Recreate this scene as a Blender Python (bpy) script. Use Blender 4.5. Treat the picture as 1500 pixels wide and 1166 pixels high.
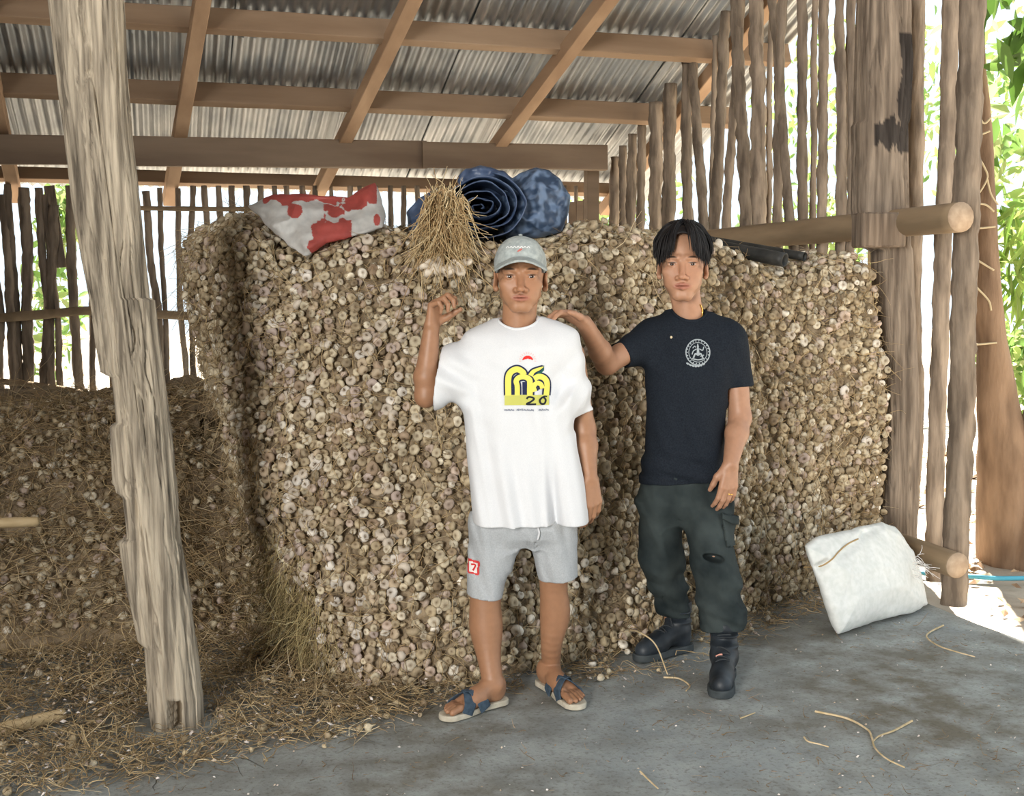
import bpy, math, random
import numpy as np
from mathutils import Vector, Matrix
from mathutils.bvhtree import BVHTree

for o in list(bpy.data.objects):
    bpy.data.objects.remove(o)
scene = bpy.context.scene
COL = scene.collection
random.seed(4)
RNG = np.random.default_rng(4)

# ------------------------------------------------------------------ camera
F = 1800.0                      # focal length in pixels of the 1500 px frame
H = 1.45                        # eye height
YAW = math.radians(16.0)        # camera turned right of the shed's depth axis (+Y)
PITCH = math.radians(4.5)       # looking slightly down
cam_d = bpy.data.cameras.new('camera')
cam_d.sensor_width = 36.0
cam_d.lens = 36.0 * F / 1500.0
cam_d.clip_start = 0.05
cam_d.clip_end = 300
cam = bpy.data.objects.new('camera', cam_d)
COL.objects.link(cam)
cam.location = (0, 0, H)
cam.rotation_euler = (math.pi / 2 - PITCH, 0, -YAW)
scene.camera = cam

# ------------------------------------------------------------------ sky, sun, added key area lamp
world = bpy.data.worlds.new('sky')
scene.world = world
world.use_nodes = True
wn = world.node_tree.nodes
wn['Background'].inputs['Color'].default_value = (0.80, 0.92, 1.0, 1)
wn['Background'].inputs['Strength'].default_value = 1.4

sun_d = bpy.data.lights.new('sun', 'SUN')
sun_d.energy = 27.0
sun_d.angle = math.radians(0.6)
sun_d.color = (1.0, 0.93, 0.82)
sun = bpy.data.objects.new('sun', sun_d)
COL.objects.link(sun)
sun.rotation_euler = Vector((-0.22, -0.50, -1.0)).to_track_quat('-Z', 'Y').to_euler()

# added key lamp for light assumed from the left, far brighter than sky, outside the wall line behind and left of the camera
key_lamp_d = bpy.data.lights.new('added_key_lamp_left_offscreen', 'AREA')
key_lamp_d.shape = 'RECTANGLE'
key_lamp_d.size = 3.4
key_lamp_d.size_y = 3.4
key_lamp_d.energy = 1800.0
key_lamp_d.color = (1.0, 0.965, 0.90)
key_lamp = bpy.data.objects.new('added_key_lamp_left_offscreen', key_lamp_d)
COL.objects.link(key_lamp)
key_lamp.location = (-5.2, -4.2, 2.5)
key_lamp.rotation_euler = (Vector((1.5, 4.8, 1.0)) - Vector(key_lamp.location)).to_track_quat('-Z', 'Y').to_euler()

scene.view_settings.view_transform = 'Standard'
scene.view_settings.look = 'None'
scene.view_settings.exposure = 0.0
scene.view_settings.gamma = 1.0
scene.view_settings.use_curve_mapping = False

# ------------------------------------------------------------------ pixel helpers
SY, CY = math.sin(YAW), math.cos(YAW)
SP, CP = math.sin(PITCH), math.cos(PITCH)

def ray(px, py):
    """pixel -> (lateral, forward, up) direction in the camera's level frame"""
    u = (px - 750.0) / F
    v = (583.0 - py) / F
    return u, CP + v * SP, -SP + v * CP

def lev(l, f, z):
    """level camera frame -> world"""
    return Vector((f * SY + l * CY, f * CY - l * SY, z))

def on_z(px, py, z=0.0):
    a, b, c = ray(px, py)
    t = (z - H) / c
    return lev(a * t, b * t, z)

def on_d(px, py, d):
    a, b, c = ray(px, py)
    t = d / b
    return lev(a * t, d, H + c * t)

def on_y(px, py, Y):
    a, b, c = ray(px, py)
    w = lev(a, b, c)
    t = Y / w.y
    return Vector((w.x * t, Y, H + c * t))

def on_x(px, py, X):
    a, b, c = ray(px, py)
    w = lev(a, b, c)
    t = X / w.x
    return Vector((X, w.y * t, H + c * t))

# ------------------------------------------------------------------ noise
def _hash(ix, iy, iz, seed):
    n = (ix * 374761393 + iy * 668265263 + iz * 2147483647 + seed * 1274126177) & 0xffffffff
    n = ((n ^ (n >> 13)) * 1274126177) & 0xffffffff
    n = n ^ (n >> 16)
    return (n & 0xffff) / 65535.0

def vnoise(x, y, z=0.0, seed=0):
    x, y, z = np.broadcast_arrays(np.asarray(x, float), np.asarray(y, float), np.asarray(z, float))
    xi, yi, zi = np.floor(x).astype(np.int64), np.floor(y).astype(np.int64), np.floor(z).astype(np.int64)
    fx, fy, fz = x - xi, y - yi, z - zi
    fx, fy, fz = fx * fx * (3 - 2 * fx), fy * fy * (3 - 2 * fy), fz * fz * (3 - 2 * fz)
    r = 0
    for dx in (0, 1):
        for dy in (0, 1):
            for dz in (0, 1):
                w = (fx if dx else 1 - fx) * (fy if dy else 1 - fy) * (fz if dz else 1 - fz)
                r = r + w * _hash(xi + dx, yi + dy, zi + dz, seed)
    return r * 2 - 1

def fbm(x, y, z=0.0, seed=0, oct=3):
    r, a, f = 0, 1.0, 1.0
    for i in range(oct):
        r = r + a * vnoise(np.asarray(x) * f, np.asarray(y) * f, np.asarray(z) * f, seed + i * 17)
        a *= 0.5
        f *= 2.03
    return r

# ------------------------------------------------------------------ object helpers
def tag(o, label=None, cat=None, group=None, kind=None):
    if label: o['label'] = label
    if cat: o['category'] = cat
    if group: o['group'] = group
    if kind: o['kind'] = kind
    return o

def empty(name, loc=(0, 0, 0), rz=0.0):
    o = bpy.data.objects.new(name, None)
    o.empty_display_size = 0.1
    COL.objects.link(o)
    o.location = loc
    o.rotation_euler = (0, 0, rz)
    return o

def np_mesh(name, V, Fq, smooth=True, cols=None, midx=None):
    """V (n,3), Fq (m,3|4) int or list of such arrays"""
    if not isinstance(Fq, list):
        Fq = [Fq]
    Fq = [np.asarray(f, dtype=np.int32) for f in Fq if len(f)]
    me = bpy.data.meshes.new(name)
    V = np.asarray(V, dtype=np.float32)
    me.vertices.add(len(V))
    me.vertices.foreach_set('co', V.ravel())
    loops = np.concatenate([f.ravel() for f in Fq])
    tot = np.concatenate([np.full(len(f), f.shape[1], np.int32) for f in Fq])
    start = np.concatenate([[0], np.cumsum(tot)[:-1]]).astype(np.int32)
    me.loops.add(len(loops))
    me.loops.foreach_set('vertex_index', loops)
    me.polygons.add(len(tot))
    me.polygons.foreach_set('loop_start', start)
    if midx is not None:
        me.polygons.foreach_set('material_index', np.asarray(midx, np.int32))
    me.update(calc_edges=True)
    me.polygons.foreach_set('use_smooth', np.full(len(tot), smooth))
    if cols is not None:
        ca = me.color_attributes.new('Col', 'FLOAT_COLOR', 'POINT')
        c = np.ones((len(V), 4), np.float32)
        c[:, :3] = cols
        ca.data.foreach_set('color', c.ravel())
    me.validate()
    return me

def link(name, me, mats, parent=None, loc=None):
    o = bpy.data.objects.new(name, me)
    COL.objects.link(o)
    if not isinstance(mats, (list, tuple)):
        mats = [mats]
    if len(me.materials) == 0:
        for m in mats:
            me.materials.append(m)
    if parent is not None:
        o.parent = parent
    if loc is not None:
        o.location = loc
    return o

def grid_faces(n, m, wrap=False):
    """quads for a vertex grid of n rows x m columns (columns may wrap)"""
    i = np.arange(n - 1)[:, None]
    mm = m if wrap else m - 1
    j = np.arange(mm)[None, :]
    j2 = (j + 1) % m
    a = i * m + j
    b = i * m + j2
    c = (i + 1) * m + j2
    d = (i + 1) * m + j
    return np.stack([np.broadcast_to(t, (n - 1, mm)) for t in (a, b, c, d)], -1).reshape(-1, 4)

def frame_of(P):
    """tangent frames along a polyline P (n,3)"""
    P = np.asarray(P, float)
    T = np.gradient(P, axis=0)
    T /= np.linalg.norm(T, axis=1)[:, None] + 1e-9
    ref = np.array([0.0, 0, 1]) if abs(T[:, 2]).mean() < 0.8 else np.array([0.0, -1, 0])
    A = np.cross(T, ref)
    A /= np.linalg.norm(A, axis=1)[:, None] + 1e-9
    B = np.cross(A, T)
    return T, A, B

def tube(P, R, seg=10, rough=0.0, seed=0, freq=6.0, cap=True, shape=None):
    """closed tube along P with radii R; rough adds knobbly relief"""
    P = np.asarray(P, float)
    n = len(P)
    R = np.broadcast_to(np.asarray(R, float), (n,))
    T, A, B = frame_of(P)
    th = np.linspace(0, 2 * np.pi, seg, endpoint=False)
    rr = R[:, None] * np.ones(seg)[None, :]
    if shape is not None:
        rr = rr * shape(th)[None, :]
    if rough:
        s = np.cumsum(np.r_[0, np.linalg.norm(np.diff(P, axis=0), axis=1)])
        rr = rr * (1 + rough * fbm(np.cos(th)[None, :] * 1.3 + 5, np.sin(th)[None, :] * 1.3 + 9, s[:, None] * freq, seed))
    V = P[:, None, :] + rr[..., None] * (np.cos(th)[None, :, None] * A[:, None, :] + np.sin(th)[None, :, None] * B[:, None, :])
    V = V.reshape(-1, 3)
    Fq = grid_faces(n, seg, True)
    fs = [Fq]
    if cap:
        V = np.vstack([V, P[0], P[-1]])
        j = np.arange(seg)
        k = (j + 1) % seg
        fs.append(np.stack([j, np.full(seg, n * seg), k], -1)[:, ::-1][:, [0, 1, 2]])
        fs.append(np.stack([(n - 1) * seg + j, (n - 1) * seg + k, np.full(seg, n * seg + 1)], -1))
    return V, fs

def resample(P, n):
    P = np.asarray(P, float)
    s = np.r_[0, np.cumsum(np.linalg.norm(np.diff(P, axis=0), axis=1))]
    t = np.linspace(0, s[-1], n)
    return np.stack([np.interp(t, s, P[:, i]) for i in range(P.shape[1])], -1)

def smooth_path(P, n):
    """Catmull-Rom through P, n samples"""
    P = np.asarray(P, float)
    m = len(P)
    if m < 3:
        return resample(P, n)
    Q = np.vstack([2 * P[0] - P[1], P, 2 * P[-1] - P[-2]])
    t = np.linspace(0, m - 1 - 1e-6, n)
    i = t.astype(int)
    f = (t - i)[:, None]
    p0, p1, p2, p3 = Q[i], Q[i + 1], Q[i + 2], Q[i + 3]
    return 0.5 * (2 * p1 + (p2 - p0) * f + (2 * p0 - 5 * p1 + 4 * p2 - p3) * f ** 2 + (3 * p1 - p0 - 3 * p2 + p3) * f ** 3)

def add_tube(name, P, R, m, parent=None, origin=None, **k):
    V, fs = tube(P, R, **k)
    o0 = np.array(origin if origin is not None else (0, 0, 0), float)
    return link(name, np_mesh(name, V - o0, fs), m, parent, tuple(o0) if parent is None and origin is not None else None)

def box_vf(lo, hi, bev=0.006):
    """chamfered box"""
    import bmesh
    bm = bmesh.new()
    bmesh.ops.create_cube(bm, size=1.0)
    lo, hi = Vector(lo), Vector(hi)
    for v in bm.verts:
        v.co = Vector(((v.co[i] + 0.5) * (hi[i] - lo[i]) + lo[i]) for i in range(3))
    if bev:
        bmesh.ops.bevel(bm, geom=bm.edges[:], offset=bev, segments=1, affect='EDGES')
    return bm

def bm_obj(name, bm, m, parent=None, loc=None, smooth=False):
    me = bpy.data.meshes.new(name)
    bm.to_mesh(me)
    bm.free()
    for p in me.polygons:
        p.use_smooth = smooth
    return link(name, me, m, parent, loc)

def timber(name, p, q, w, h, m, parent=None, seed=0, up=(0, 0, 1)):
    """sawn timber from p to q, slightly irregular; w across, h along up"""
    p, q = np.array(p, float), np.array(q, float)
    n = max(6, int(np.linalg.norm(q - p) / 0.12))
    t = np.linspace(0, 1, n)[:, None]
    P = p + (q - p) * t
    T = (q - p) / np.linalg.norm(q - p)
    A = np.cross(T, up); A /= np.linalg.norm(A)
    B = np.cross(A, T)
    c = 0.10
    prof = np.array([(-1, -1 + c), (-1 + c, -1), (1 - c, -1), (1, -1 + c), (1, 1 - c), (1 - c, 1), (-1 + c, 1), (-1, 1 - c)], float)
    s = t[:, 0] * np.linalg.norm(q - p)
    jit = 1 + 0.05 * np.stack([vnoise(s * 2.0, i * 3.1, 0, seed) for i in range(8)], 1)
    V = P[:, None, :] + (prof[None, :, 0] * jit * w / 2)[..., None] * A + (prof[None, :, 1] * jit * h / 2)[..., None] * B
    V = V.reshape(-1, 3)
    fs = [grid_faces(n, 8, True)]
    fs.append(np.array([[0, 1, 2, 3, 4, 5, 6, 7][::-1]]))
    fs.append(np.array([[(n - 1) * 8 + i for i in range(8)]]))
    return link(name, np_mesh(name, V, fs, smooth=False), m, parent)

# ------------------------------------------------------------------ materials
def newmat(name):
    m = bpy.data.materials.new(name)
    m.use_nodes = True
    nt = m.node_tree
    return m, nt, nt.nodes['Principled BSDF']

def mat(name, c1, c2=None, scale=8.0, rough=0.8, bump=0.0, bscale=None, stretch=(1, 1, 1), attr=False, metal=0.0, spec=0.3,
        detail=5.0, trans=0.0, sss=0.0, lo=0.35, hi=0.65, dist=0.01, rnd=0.0):
    m, nt, b = newmat(name)
    N, L = nt.nodes, nt.links
    tc = N.new('ShaderNodeTexCoord')
    mp = N.new('ShaderNodeMapping')
    mp.inputs['Scale'].default_value = stretch
    L.new(tc.outputs['Object'], mp.inputs['Vector'])
    nz = N.new('ShaderNodeTexNoise')
    nz.inputs['Scale'].default_value = scale
    nz.inputs['Detail'].default_value = detail
    L.new(mp.outputs['Vector'], nz.inputs['Vector'])
    if rnd:
        oi = N.new('ShaderNodeObjectInfo')
        va = N.new('ShaderNodeVectorMath'); va.operation = 'ADD'
        sc = N.new('ShaderNodeVectorMath'); sc.operation = 'SCALE'
        cb = N.new('ShaderNodeCombineXYZ')
        for k in 'XYZ':
            L.new(oi.outputs['Random'], cb.inputs[k])
        L.new(cb.outputs[0], sc.inputs[0]); sc.inputs['Scale'].default_value = 37.0
        L.new(tc.outputs['Object'], va.inputs[0]); L.new(sc.outputs[0], va.inputs[1])
        L.new(va.outputs[0], mp.inputs['Vector'])
    rp = N.new('ShaderNodeMapRange')
    rp.inputs[1].default_value = lo
    rp.inputs[2].default_value = hi
    L.new(nz.outputs['Fac'], rp.inputs[0])
    mx = N.new('ShaderNodeMix'); mx.data_type = 'RGBA'
    L.new(rp.outputs[0], mx.inputs['Factor'])
    mx.inputs['A'].default_value = (*c1, 1)
    mx.inputs['B'].default_value = (*(c2 or c1), 1)
    out = mx.outputs['Result']
    if rnd:
        oi2 = N.new('ShaderNodeObjectInfo')
        mr = N.new('ShaderNodeMapRange')
        mr.inputs[3].default_value = 1 - rnd
        mr.inputs[4].default_value = 1 + rnd
        L.new(oi2.outputs['Random'], mr.inputs[0])
        vm = N.new('ShaderNodeVectorMath'); vm.operation = 'SCALE'
        L.new(out, vm.inputs[0]); L.new(mr.outputs[0], vm.inputs['Scale'])
        out = vm.outputs[0]
    if attr:
        at = N.new('ShaderNodeAttribute'); at.attribute_name = 'Col'
        ml = N.new('ShaderNodeMix'); ml.data_type = 'RGBA'; ml.blend_type = 'MULTIPLY'
        ml.inputs['Factor'].default_value = 1.0
        L.new(at.outputs['Color'], ml.inputs['A']); L.new(out, ml.inputs['B'])
        out = ml.outputs['Result']
    L.new(out, b.inputs['Base Color'])
    b.inputs['Roughness'].default_value = rough
    b.inputs['Metallic'].default_value = metal
    b.inputs['Specular IOR Level'].default_value = spec
    if sss:
        b.inputs['Subsurface Weight'].default_value = sss
        b.inputs['Subsurface Radius'].default_value = (0.012, 0.005, 0.003)
        b.inputs['Subsurface Scale'].default_value = 1.0
    if bump:
        n2 = N.new('ShaderNodeTexNoise')
        n2.inputs['Scale'].default_value = bscale or scale * 3
        n2.inputs['Detail'].default_value = 6
        L.new(mp.outputs['Vector'], n2.inputs['Vector'])
        bp = N.new('ShaderNodeBump')
        bp.inputs['Strength'].default_value = bump
        bp.inputs['Distance'].default_value = dist
        L.new(n2.outputs['Fac'], bp.inputs['Height'])
        L.new(bp.outputs['Normal'], b.inputs['Normal'])
    if trans:
        tr = N.new('ShaderNodeBsdfTranslucent')
        L.new(out, tr.inputs['Color'])
        ms = N.new('ShaderNodeMixShader')
        ms.inputs[0].default_value = trans
        L.new(b.outputs[0], ms.inputs[1]); L.new(tr.outputs[0], ms.inputs[2])
        L.new(ms.outputs[0], N['Material Output'].inputs['Surface'])
    return m

M = {}
M['pole'] = mat('pole_bark', (0.135, 0.105, 0.080), (0.32, 0.255, 0.195), 22, 0.92, 1.0, 60, (1, 1, 0.15), rnd=0.25, dist=0.006)
M['rail'] = mat('rail_bark', (0.20, 0.145, 0.09), (0.34, 0.25, 0.16), 7, 0.9, 0.6, 25, (1, 0.15, 1), dist=0.006)
M['sawn'] = mat('sawn_timber', (0.25, 0.165, 0.105), (0.37, 0.26, 0.175), 5, 0.8, 0.4, 22, (0.15, 1, 1), rnd=0.12, dist=0.004)
M['rafter'] = mat('rafter_timber', (0.33, 0.21, 0.13), (0.46, 0.31, 0.20), 5, 0.8, 0.4, 22, (1, 0.15, 1), rnd=0.10, dist=0.004)
M['beam'] = mat('old_beam_timber', (0.17, 0.12, 0.085), (0.26, 0.195, 0.14), 5, 0.85, 0.5, 20, (0.15, 1, 1), rnd=0.1, dist=0.004)
M['post'] = mat('weathered_post', (0.15, 0.125, 0.095), (0.46, 0.395, 0.305), 42, 0.92, 1.0, 60, (1, 1, 0.06), dist=0.012, attr=True, lo=0.36, hi=0.60)
M['post2'] = mat('brown_post', (0.12, 0.092, 0.070), (0.30, 0.24, 0.185), 34, 0.92, 0.9, 50, (1, 1, 0.07), dist=0.010, attr=True)
M['endgrain'] = mat('sawn_end', (0.36, 0.26, 0.18), (0.46, 0.35, 0.25), 30, 0.8)
M['tin'] = mat('corrugated_tin', (0.26, 0.28, 0.30), (0.44, 0.45, 0.455), 5, 0.42, 0.2, 60, (1, 0.5, 1), metal=0.7, rnd=0.12, dist=0.002)
def concrete():
    m, nt, b = newmat('concrete')
    N, L = nt.nodes, nt.links
    tc = N.new('ShaderNodeTexCoord')
    def noise(sc, det, lo, hi):
        n = N.new('ShaderNodeTexNoise'); n.inputs['Scale'].default_value = sc; n.inputs['Detail'].default_value = det; n.inputs['Roughness'].default_value = .62
        L.new(tc.outputs['Object'], n.inputs['Vector'])
        r = N.new('ShaderNodeMapRange'); r.inputs[1].default_value = lo; r.inputs[2].default_value = hi
        L.new(n.outputs['Fac'], r.inputs[0]); return n, r
    def mix(fac, a, b_, blend='MIX'):
        x = N.new('ShaderNodeMix'); x.data_type = 'RGBA'; x.blend_type = blend
        L.new(fac, x.inputs['Factor'])
        for k, v in (('A', a), ('B', b_)):
            if isinstance(v, tuple): x.inputs[k].default_value = (*v, 1)
            else: L.new(v, x.inputs[k])
        return x.outputs['Result']
    _, r1 = noise(0.9, 6, .38, .62)
    _, r2 = noise(5, 9, .40, .66)
    n3, r3 = noise(70, 4, .52, .70)
    c = mix(r1.outputs[0], (0.165, 0.150, 0.118), (0.27, 0.295, 0.30))
    c = mix(r2.outputs[0], c, (0.36, 0.385, 0.38))
    sc = N.new('ShaderNodeMath'); sc.operation = 'MULTIPLY'; sc.inputs[1].default_value = .55
    L.new(r3.outputs[0], sc.inputs[0])
    c = mix(sc.outputs[0], c, (0.10, 0.085, 0.065))
    L.new(c, b.inputs['Base Color']); b.inputs['Roughness'].default_value = .8; b.inputs['Specular IOR Level'].default_value = .3
    bp = N.new('ShaderNodeBump'); bp.inputs['Strength'].default_value = .6; bp.inputs['Distance'].default_value = .004
    L.new(n3.outputs['Fac'], bp.inputs['Height']); L.new(bp.outputs['Normal'], b.inputs['Normal'])
    return m
M['concrete'] = concrete()
M['dirt'] = mat('dirt', (0.36, 0.30, 0.235), (0.52, 0.46, 0.38), 2.5, 0.95, 0.6, 20, dist=0.01)
# ================================================================== the setting
XR = 3.62           # right wall plane
YB = 10.0           # back wall plane
SLOPE = math.tan(math.radians(20))
ROOF0 = 2.56        # underside of the sheets at the back wall
def roof_z(Y):
    return ROOF0 + (YB - Y) * SLOPE

# floor: a concrete slab whose right edge runs along the pole wall, earth outside
e0, e1 = on_z(1352, 872), on_z(1500, 936)
SLAB_X = (e0.x + e1.x) / 2
fl = empty('floor'); tag(fl, 'grey dusty concrete slab floor of the shed', kind='structure')
n, mm_ = 60, 60
gx = np.linspace(-6.0, SLAB_X, n); gy = np.linspace(-4, 10.6, mm_)
GX, GY = np.meshgrid(gx, gy, indexing='ij')
GZ = 0.004 * fbm(GX * 1.3, GY * 1.3, 0, 3) - 0.004
GX = GX.copy(); GX[-1] += 0.05 * fbm(GY[-1] * 2.0, GY[-1] * 0, 0, 9)
top = np.stack([GX, GY, GZ], -1).reshape(-1, 3)
edge = np.stack([GX[-1] + 0.01, GY[-1], GZ[-1] * 0 - 0.12], -1)
Vs = np.vstack([top, edge]); k0 = (n - 1) * mm_
j = np.arange(mm_ - 1)
Fe = np.stack([k0 + j, n * mm_ + j, n * mm_ + j + 1, k0 + j + 1], -1)
link('slab', np_mesh('slab', Vs, [grid_faces(n, mm_), Fe], smooth=True), M['concrete'], fl)

n = 90
gx = np.linspace(-45, 45, n); gy = np.linspace(-12, 60, n)
GX, GY = np.meshgrid(gx, gy, indexing='ij')
GZ = -0.10 + 0.02 * fbm(GX * 0.7, GY * 0.7, 0, 5)
gr = link('ground', np_mesh('ground', np.stack([GX, GY, GZ], -1).reshape(-1, 3), grid_faces(n, n)), M['dirt'])
tag(gr, 'bare earth yard outside the shed', kind='structure')

# roof: corrugated sheets on purlins on rafters
roof = empty('ceiling'); tag(roof, 'corrugated tin roof sloping down to the back on timber purlins and rafters', kind='structure')
def sheet_mesh(w, l, seed):
    per = 0.076
    nx = int(w / per * 8) + 1
    x = np.linspace(0, w, nx)
    y = np.linspace(0, l, 7)
    X, Y = np.meshgrid(x, y, indexing='ij')
    Z = 0.013 * np.sin(X / per * 2 * np.pi) + 0.004 * fbm(X * 2, Y * 1.2, 0, seed)
    return np_mesh('corrugated_sheet', np.stack([X, Y, Z], -1).reshape(-1, 3), grid_faces(nx, 7))
sheets = [sheet_mesh(0.84, 2.35, s) for s in range(3)]
for s in sheets:
    s.materials.append(M['tin'])
ang = math.atan(SLOPE)
row_y = [8.35, 6.2, 4.05, 1.9, -0.25, -2.4, -4.2]  # last two rows are added out of view, only to shade the inside
for r, y0 in enumerate(row_y):
    for c in range(11):
        x0 = -4.05 + c * 0.76
        o = bpy.data.objects.new('corrugated_sheet', sheets[(r + c) % 3])
        COL.objects.link(o); o.parent = roof
        o.location = (x0, y0, roof_z(y0) + 0.012 * (c % 2) + 0.006 * r + 0.02)
        o.rotation_euler = (-ang, 0, random.uniform(-0.004, 0.004))
# purlins (along X) from their pixel rows, then rafters below them
for k, py in enumerate((268, 150, 48)):
    a, b, c = ray(700, py); w = lev(a, b, c)
    t = (ROOF0 - 0.05 + YB * SLOPE - H) / (w.z + w.y * SLOPE)
    Yp = w.y * t
    z = roof_z(Yp) - 0.08
    timber('purlin', (-3.6, Yp, z), (4.35 if k else 3.9, Yp, z), 0.075, 0.15 if k else 0.10, M['sawn'], roof, seed=k, up=(0, SLOPE, 1))
for Yp in (6.3, 5.3, 4.3, 3.2, 2.1):
    timber('purlin', (-3.6, Yp, roof_z(Yp) - 0.08), (4.35, Yp, roof_z(Yp) - 0.08), 0.075, 0.15, M['sawn'], roof, seed=9, up=(0, SLOPE, 1))
def roof_pt(px, py, drop):
    a, b, c = ray(px, py); w = lev(a, b, c)
    t = (ROOF0 - drop + YB * SLOPE - H) / (w.z + w.y * SLOPE)
    return np.array((w.x * t, w.y * t, H + c * t))
for k, (x0, y0, x1, y1) in enumerate(((13, 240, 24, 296), (296, 0, 247, 296), (603, 0, 468, 278), (888, 0, 728, 214), (1152, 0, 1030, 96))):
    p, q = roof_pt(x0, y0, 0.175), roof_pt(x1, y1, 0.175)
    d = (q - p) / (q - p)[1]
    p = p - d * (p[1] - 1.0)
    q = q + d * (10.35 - q[1])
    if k == 4: p[0] = q[0] = XR + 0.20        # runs along the outer side of the pole wall
    timber('rafter', p, q, 0.095, 0.10, M['rafter'], roof, seed=20 + k)
# tie beam in two lengths with a joint, just in front of the back wall
YT = 9.25
for k, (xa, xb, ya, yb) in enumerate(((-60, 624, 218, 227), (618, 888, 227, 231))):
    p, q = on_y(xa, ya, YT - 0.03 * k), on_y(xb, yb, YT - 0.03 * k)
    if k == 0: p = p + (p - q) * 0.4
    timber('tie_beam', p, q, 0.07, 0.205 - 0.012 * k, M['beam'], roof, seed=30 + k)

# ---- right wall of bark poles
wr = empty('wall_right', (XR, 7.0, 0)); tag(wr, 'right wall of spaced upright bark poles on a thick rail', kind='structure')
wr_off = np.array((XR, 7.0, 0.0))
def pole(parent, off, p, q, r, seed, m=None, rough=0.24, seg=10, wob=0.007):
    p, q = np.array(p, float), np.array(q, float)
    n = max(8, int(np.linalg.norm(q - p) / 0.03))
    t = np.linspace(0, 1, n)
    P = p + (q - p) * t[:, None]
    P[:, 0] += wob * 1.4 * vnoise(t * 5, seed, 0, 1) ; P[:, 1] += wob * vnoise(t * 5, seed, 4, 2)
    R = r * (1.06 - 0.12 * t)
    return add_tube('pole', P - off, R, m or M['pole'], parent, seg=seg, rough=rough, seed=seed, freq=17.0)
# (x at y=200, x at y=340, width px, top y or None when it leaves the frame)
RP = [(901, 900, 13, 186), (913, 913, 10, 160), (926, 924, 12, 137), (940, 938, 11, 129), (960, 959, 17, 95), (980, 978, 16, 77),
      (1007, 1006, 13, 58), (1021, 1032, 12, 33), (1055, 1048, 13, None), (1072, 1064, 11, None), (1087, 1093, 15, None), (1110, 1113, 18, None),
      (1142, 1139, 12, None), (1148, 1160, 11, None), (1177, 1178, 12, None), (1206, 1204, 12, None), (1231, 1231, 12, None), (1246, 1246, 10, None)]
for i, (xa, xb, w, ty) in enumerate(RP):
    a = on_x(xa, 200, XR); b = on_x(xb, 340, XR)
    r = w / F * a.length / 2 * 1.15
    g = (a - b) / (a.z - b.z)
    top_z = roof_z(a.y) - 0.09 if ty is None else min(on_x(xa, ty, XR).z, roof_z(a.y) - 0.09)
    bot = b + g * (-0.1 - b.z); tp = b + g * (top_z - b.z)
    pole(wr, wr_off, bot, tp, r, 50 + i)
# the three stout poles in front of the open side, standing on the slab's edge
for i, (x0, y0, x1, y1, w) in enumerate(((1345, 30, 1338, 820, 23), (1388, 30, 1370, 850, 24), (1424, 30, 1403, 884, 36))):
    g = on_z(x1, y1, -0.02); d = math.hypot(g.x, g.y)
    dep = g.x * SY + g.y * CY
    t = on_d(x0, y0, dep)
    t2 = g + (t - g) * ((roof_z(t.y) - 0.05) / t.z)
    pole(wr, wr_off, g, t2, w / F * dep / 2, 90 + i, seg=20, rough=0.13, wob=0.02)
# bushy second row seen through the gaps further out
for i, px in enumerate((1044, 1128, 1192, 1240)):
    a = on_x(px, 200, XR + 0.10)
    pole(wr, wr_off, (a.x, a.y, -0.1), (a.x, a.y, roof_z(a.y) - 0.04), 0.019, 120 + i)
# rails
def rail(p, q, r, nm='rail', seed=0, endcap=True):
    P = resample([p, q], 40)
    o = add_tube(nm, P - wr_off, r, M['rail'], wr, seg=18, rough=0.05, seed=seed, freq=2.0)
    if endcap:
        d = (P[-1] - P[-2]) / np.linalg.norm(P[-1] - P[-2])
        Pc = np.stack([P[-1] - d * 0.004, P[-1] + d * 0.006])
        add_tube('sawn_end', Pc - wr_off, r * 0.97, M['endgrain'], wr, seg=18)
d_r = on_z(1372, 880); dep_r = d_r.x * SY + d_r.y * CY
q = on_d(1407, 318, dep_r - 0.12)
p = on_x(1040, 353, XR - 0.13)
rail(p, q, 0.072, seed=1)
q2 = on_d(1402, 828, dep_r - 0.16)
p2 = q2 + (p - q).normalized() * 0.46; p2.z = q2.z + 0.01        # let into the squared post
rail(p2, q2, 0.062, seed=2)
# far corner: short timber post, planks and a little cross rail
cp = on_x(866, 345, XR - 0.2)
timber('corner_post', (cp.x, cp.y, 0), (cp.x, cp.y, min(on_x(866, 208, XR - 0.2).z, roof_z(cp.y) - 0.05)), 0.10, 0.10, M['beam'], wr, seed=41, up=(0, 1, 0)).location = tuple(-wr_off)
for k, px in enumerate((838, 849, 859)):
    a = on_y(px, 345, YB - 0.12); b = on_y(px, 296 - 2 * k, YB - 0.12)
    timber('plank', (a.x, a.y, 0), b, 0.058, 0.02, M['beam'], wr, seed=60 + k, up=(0, 1, 0)).location = tuple(-wr_off)

# ---- back wall of thin poles
wb = empty('wall_back', (0, YB, 0)); tag(wb, 'back wall of thin uneven bark poles tied to rails', kind='structure')
wb_off = np.array((0, YB, 0.0))
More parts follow.
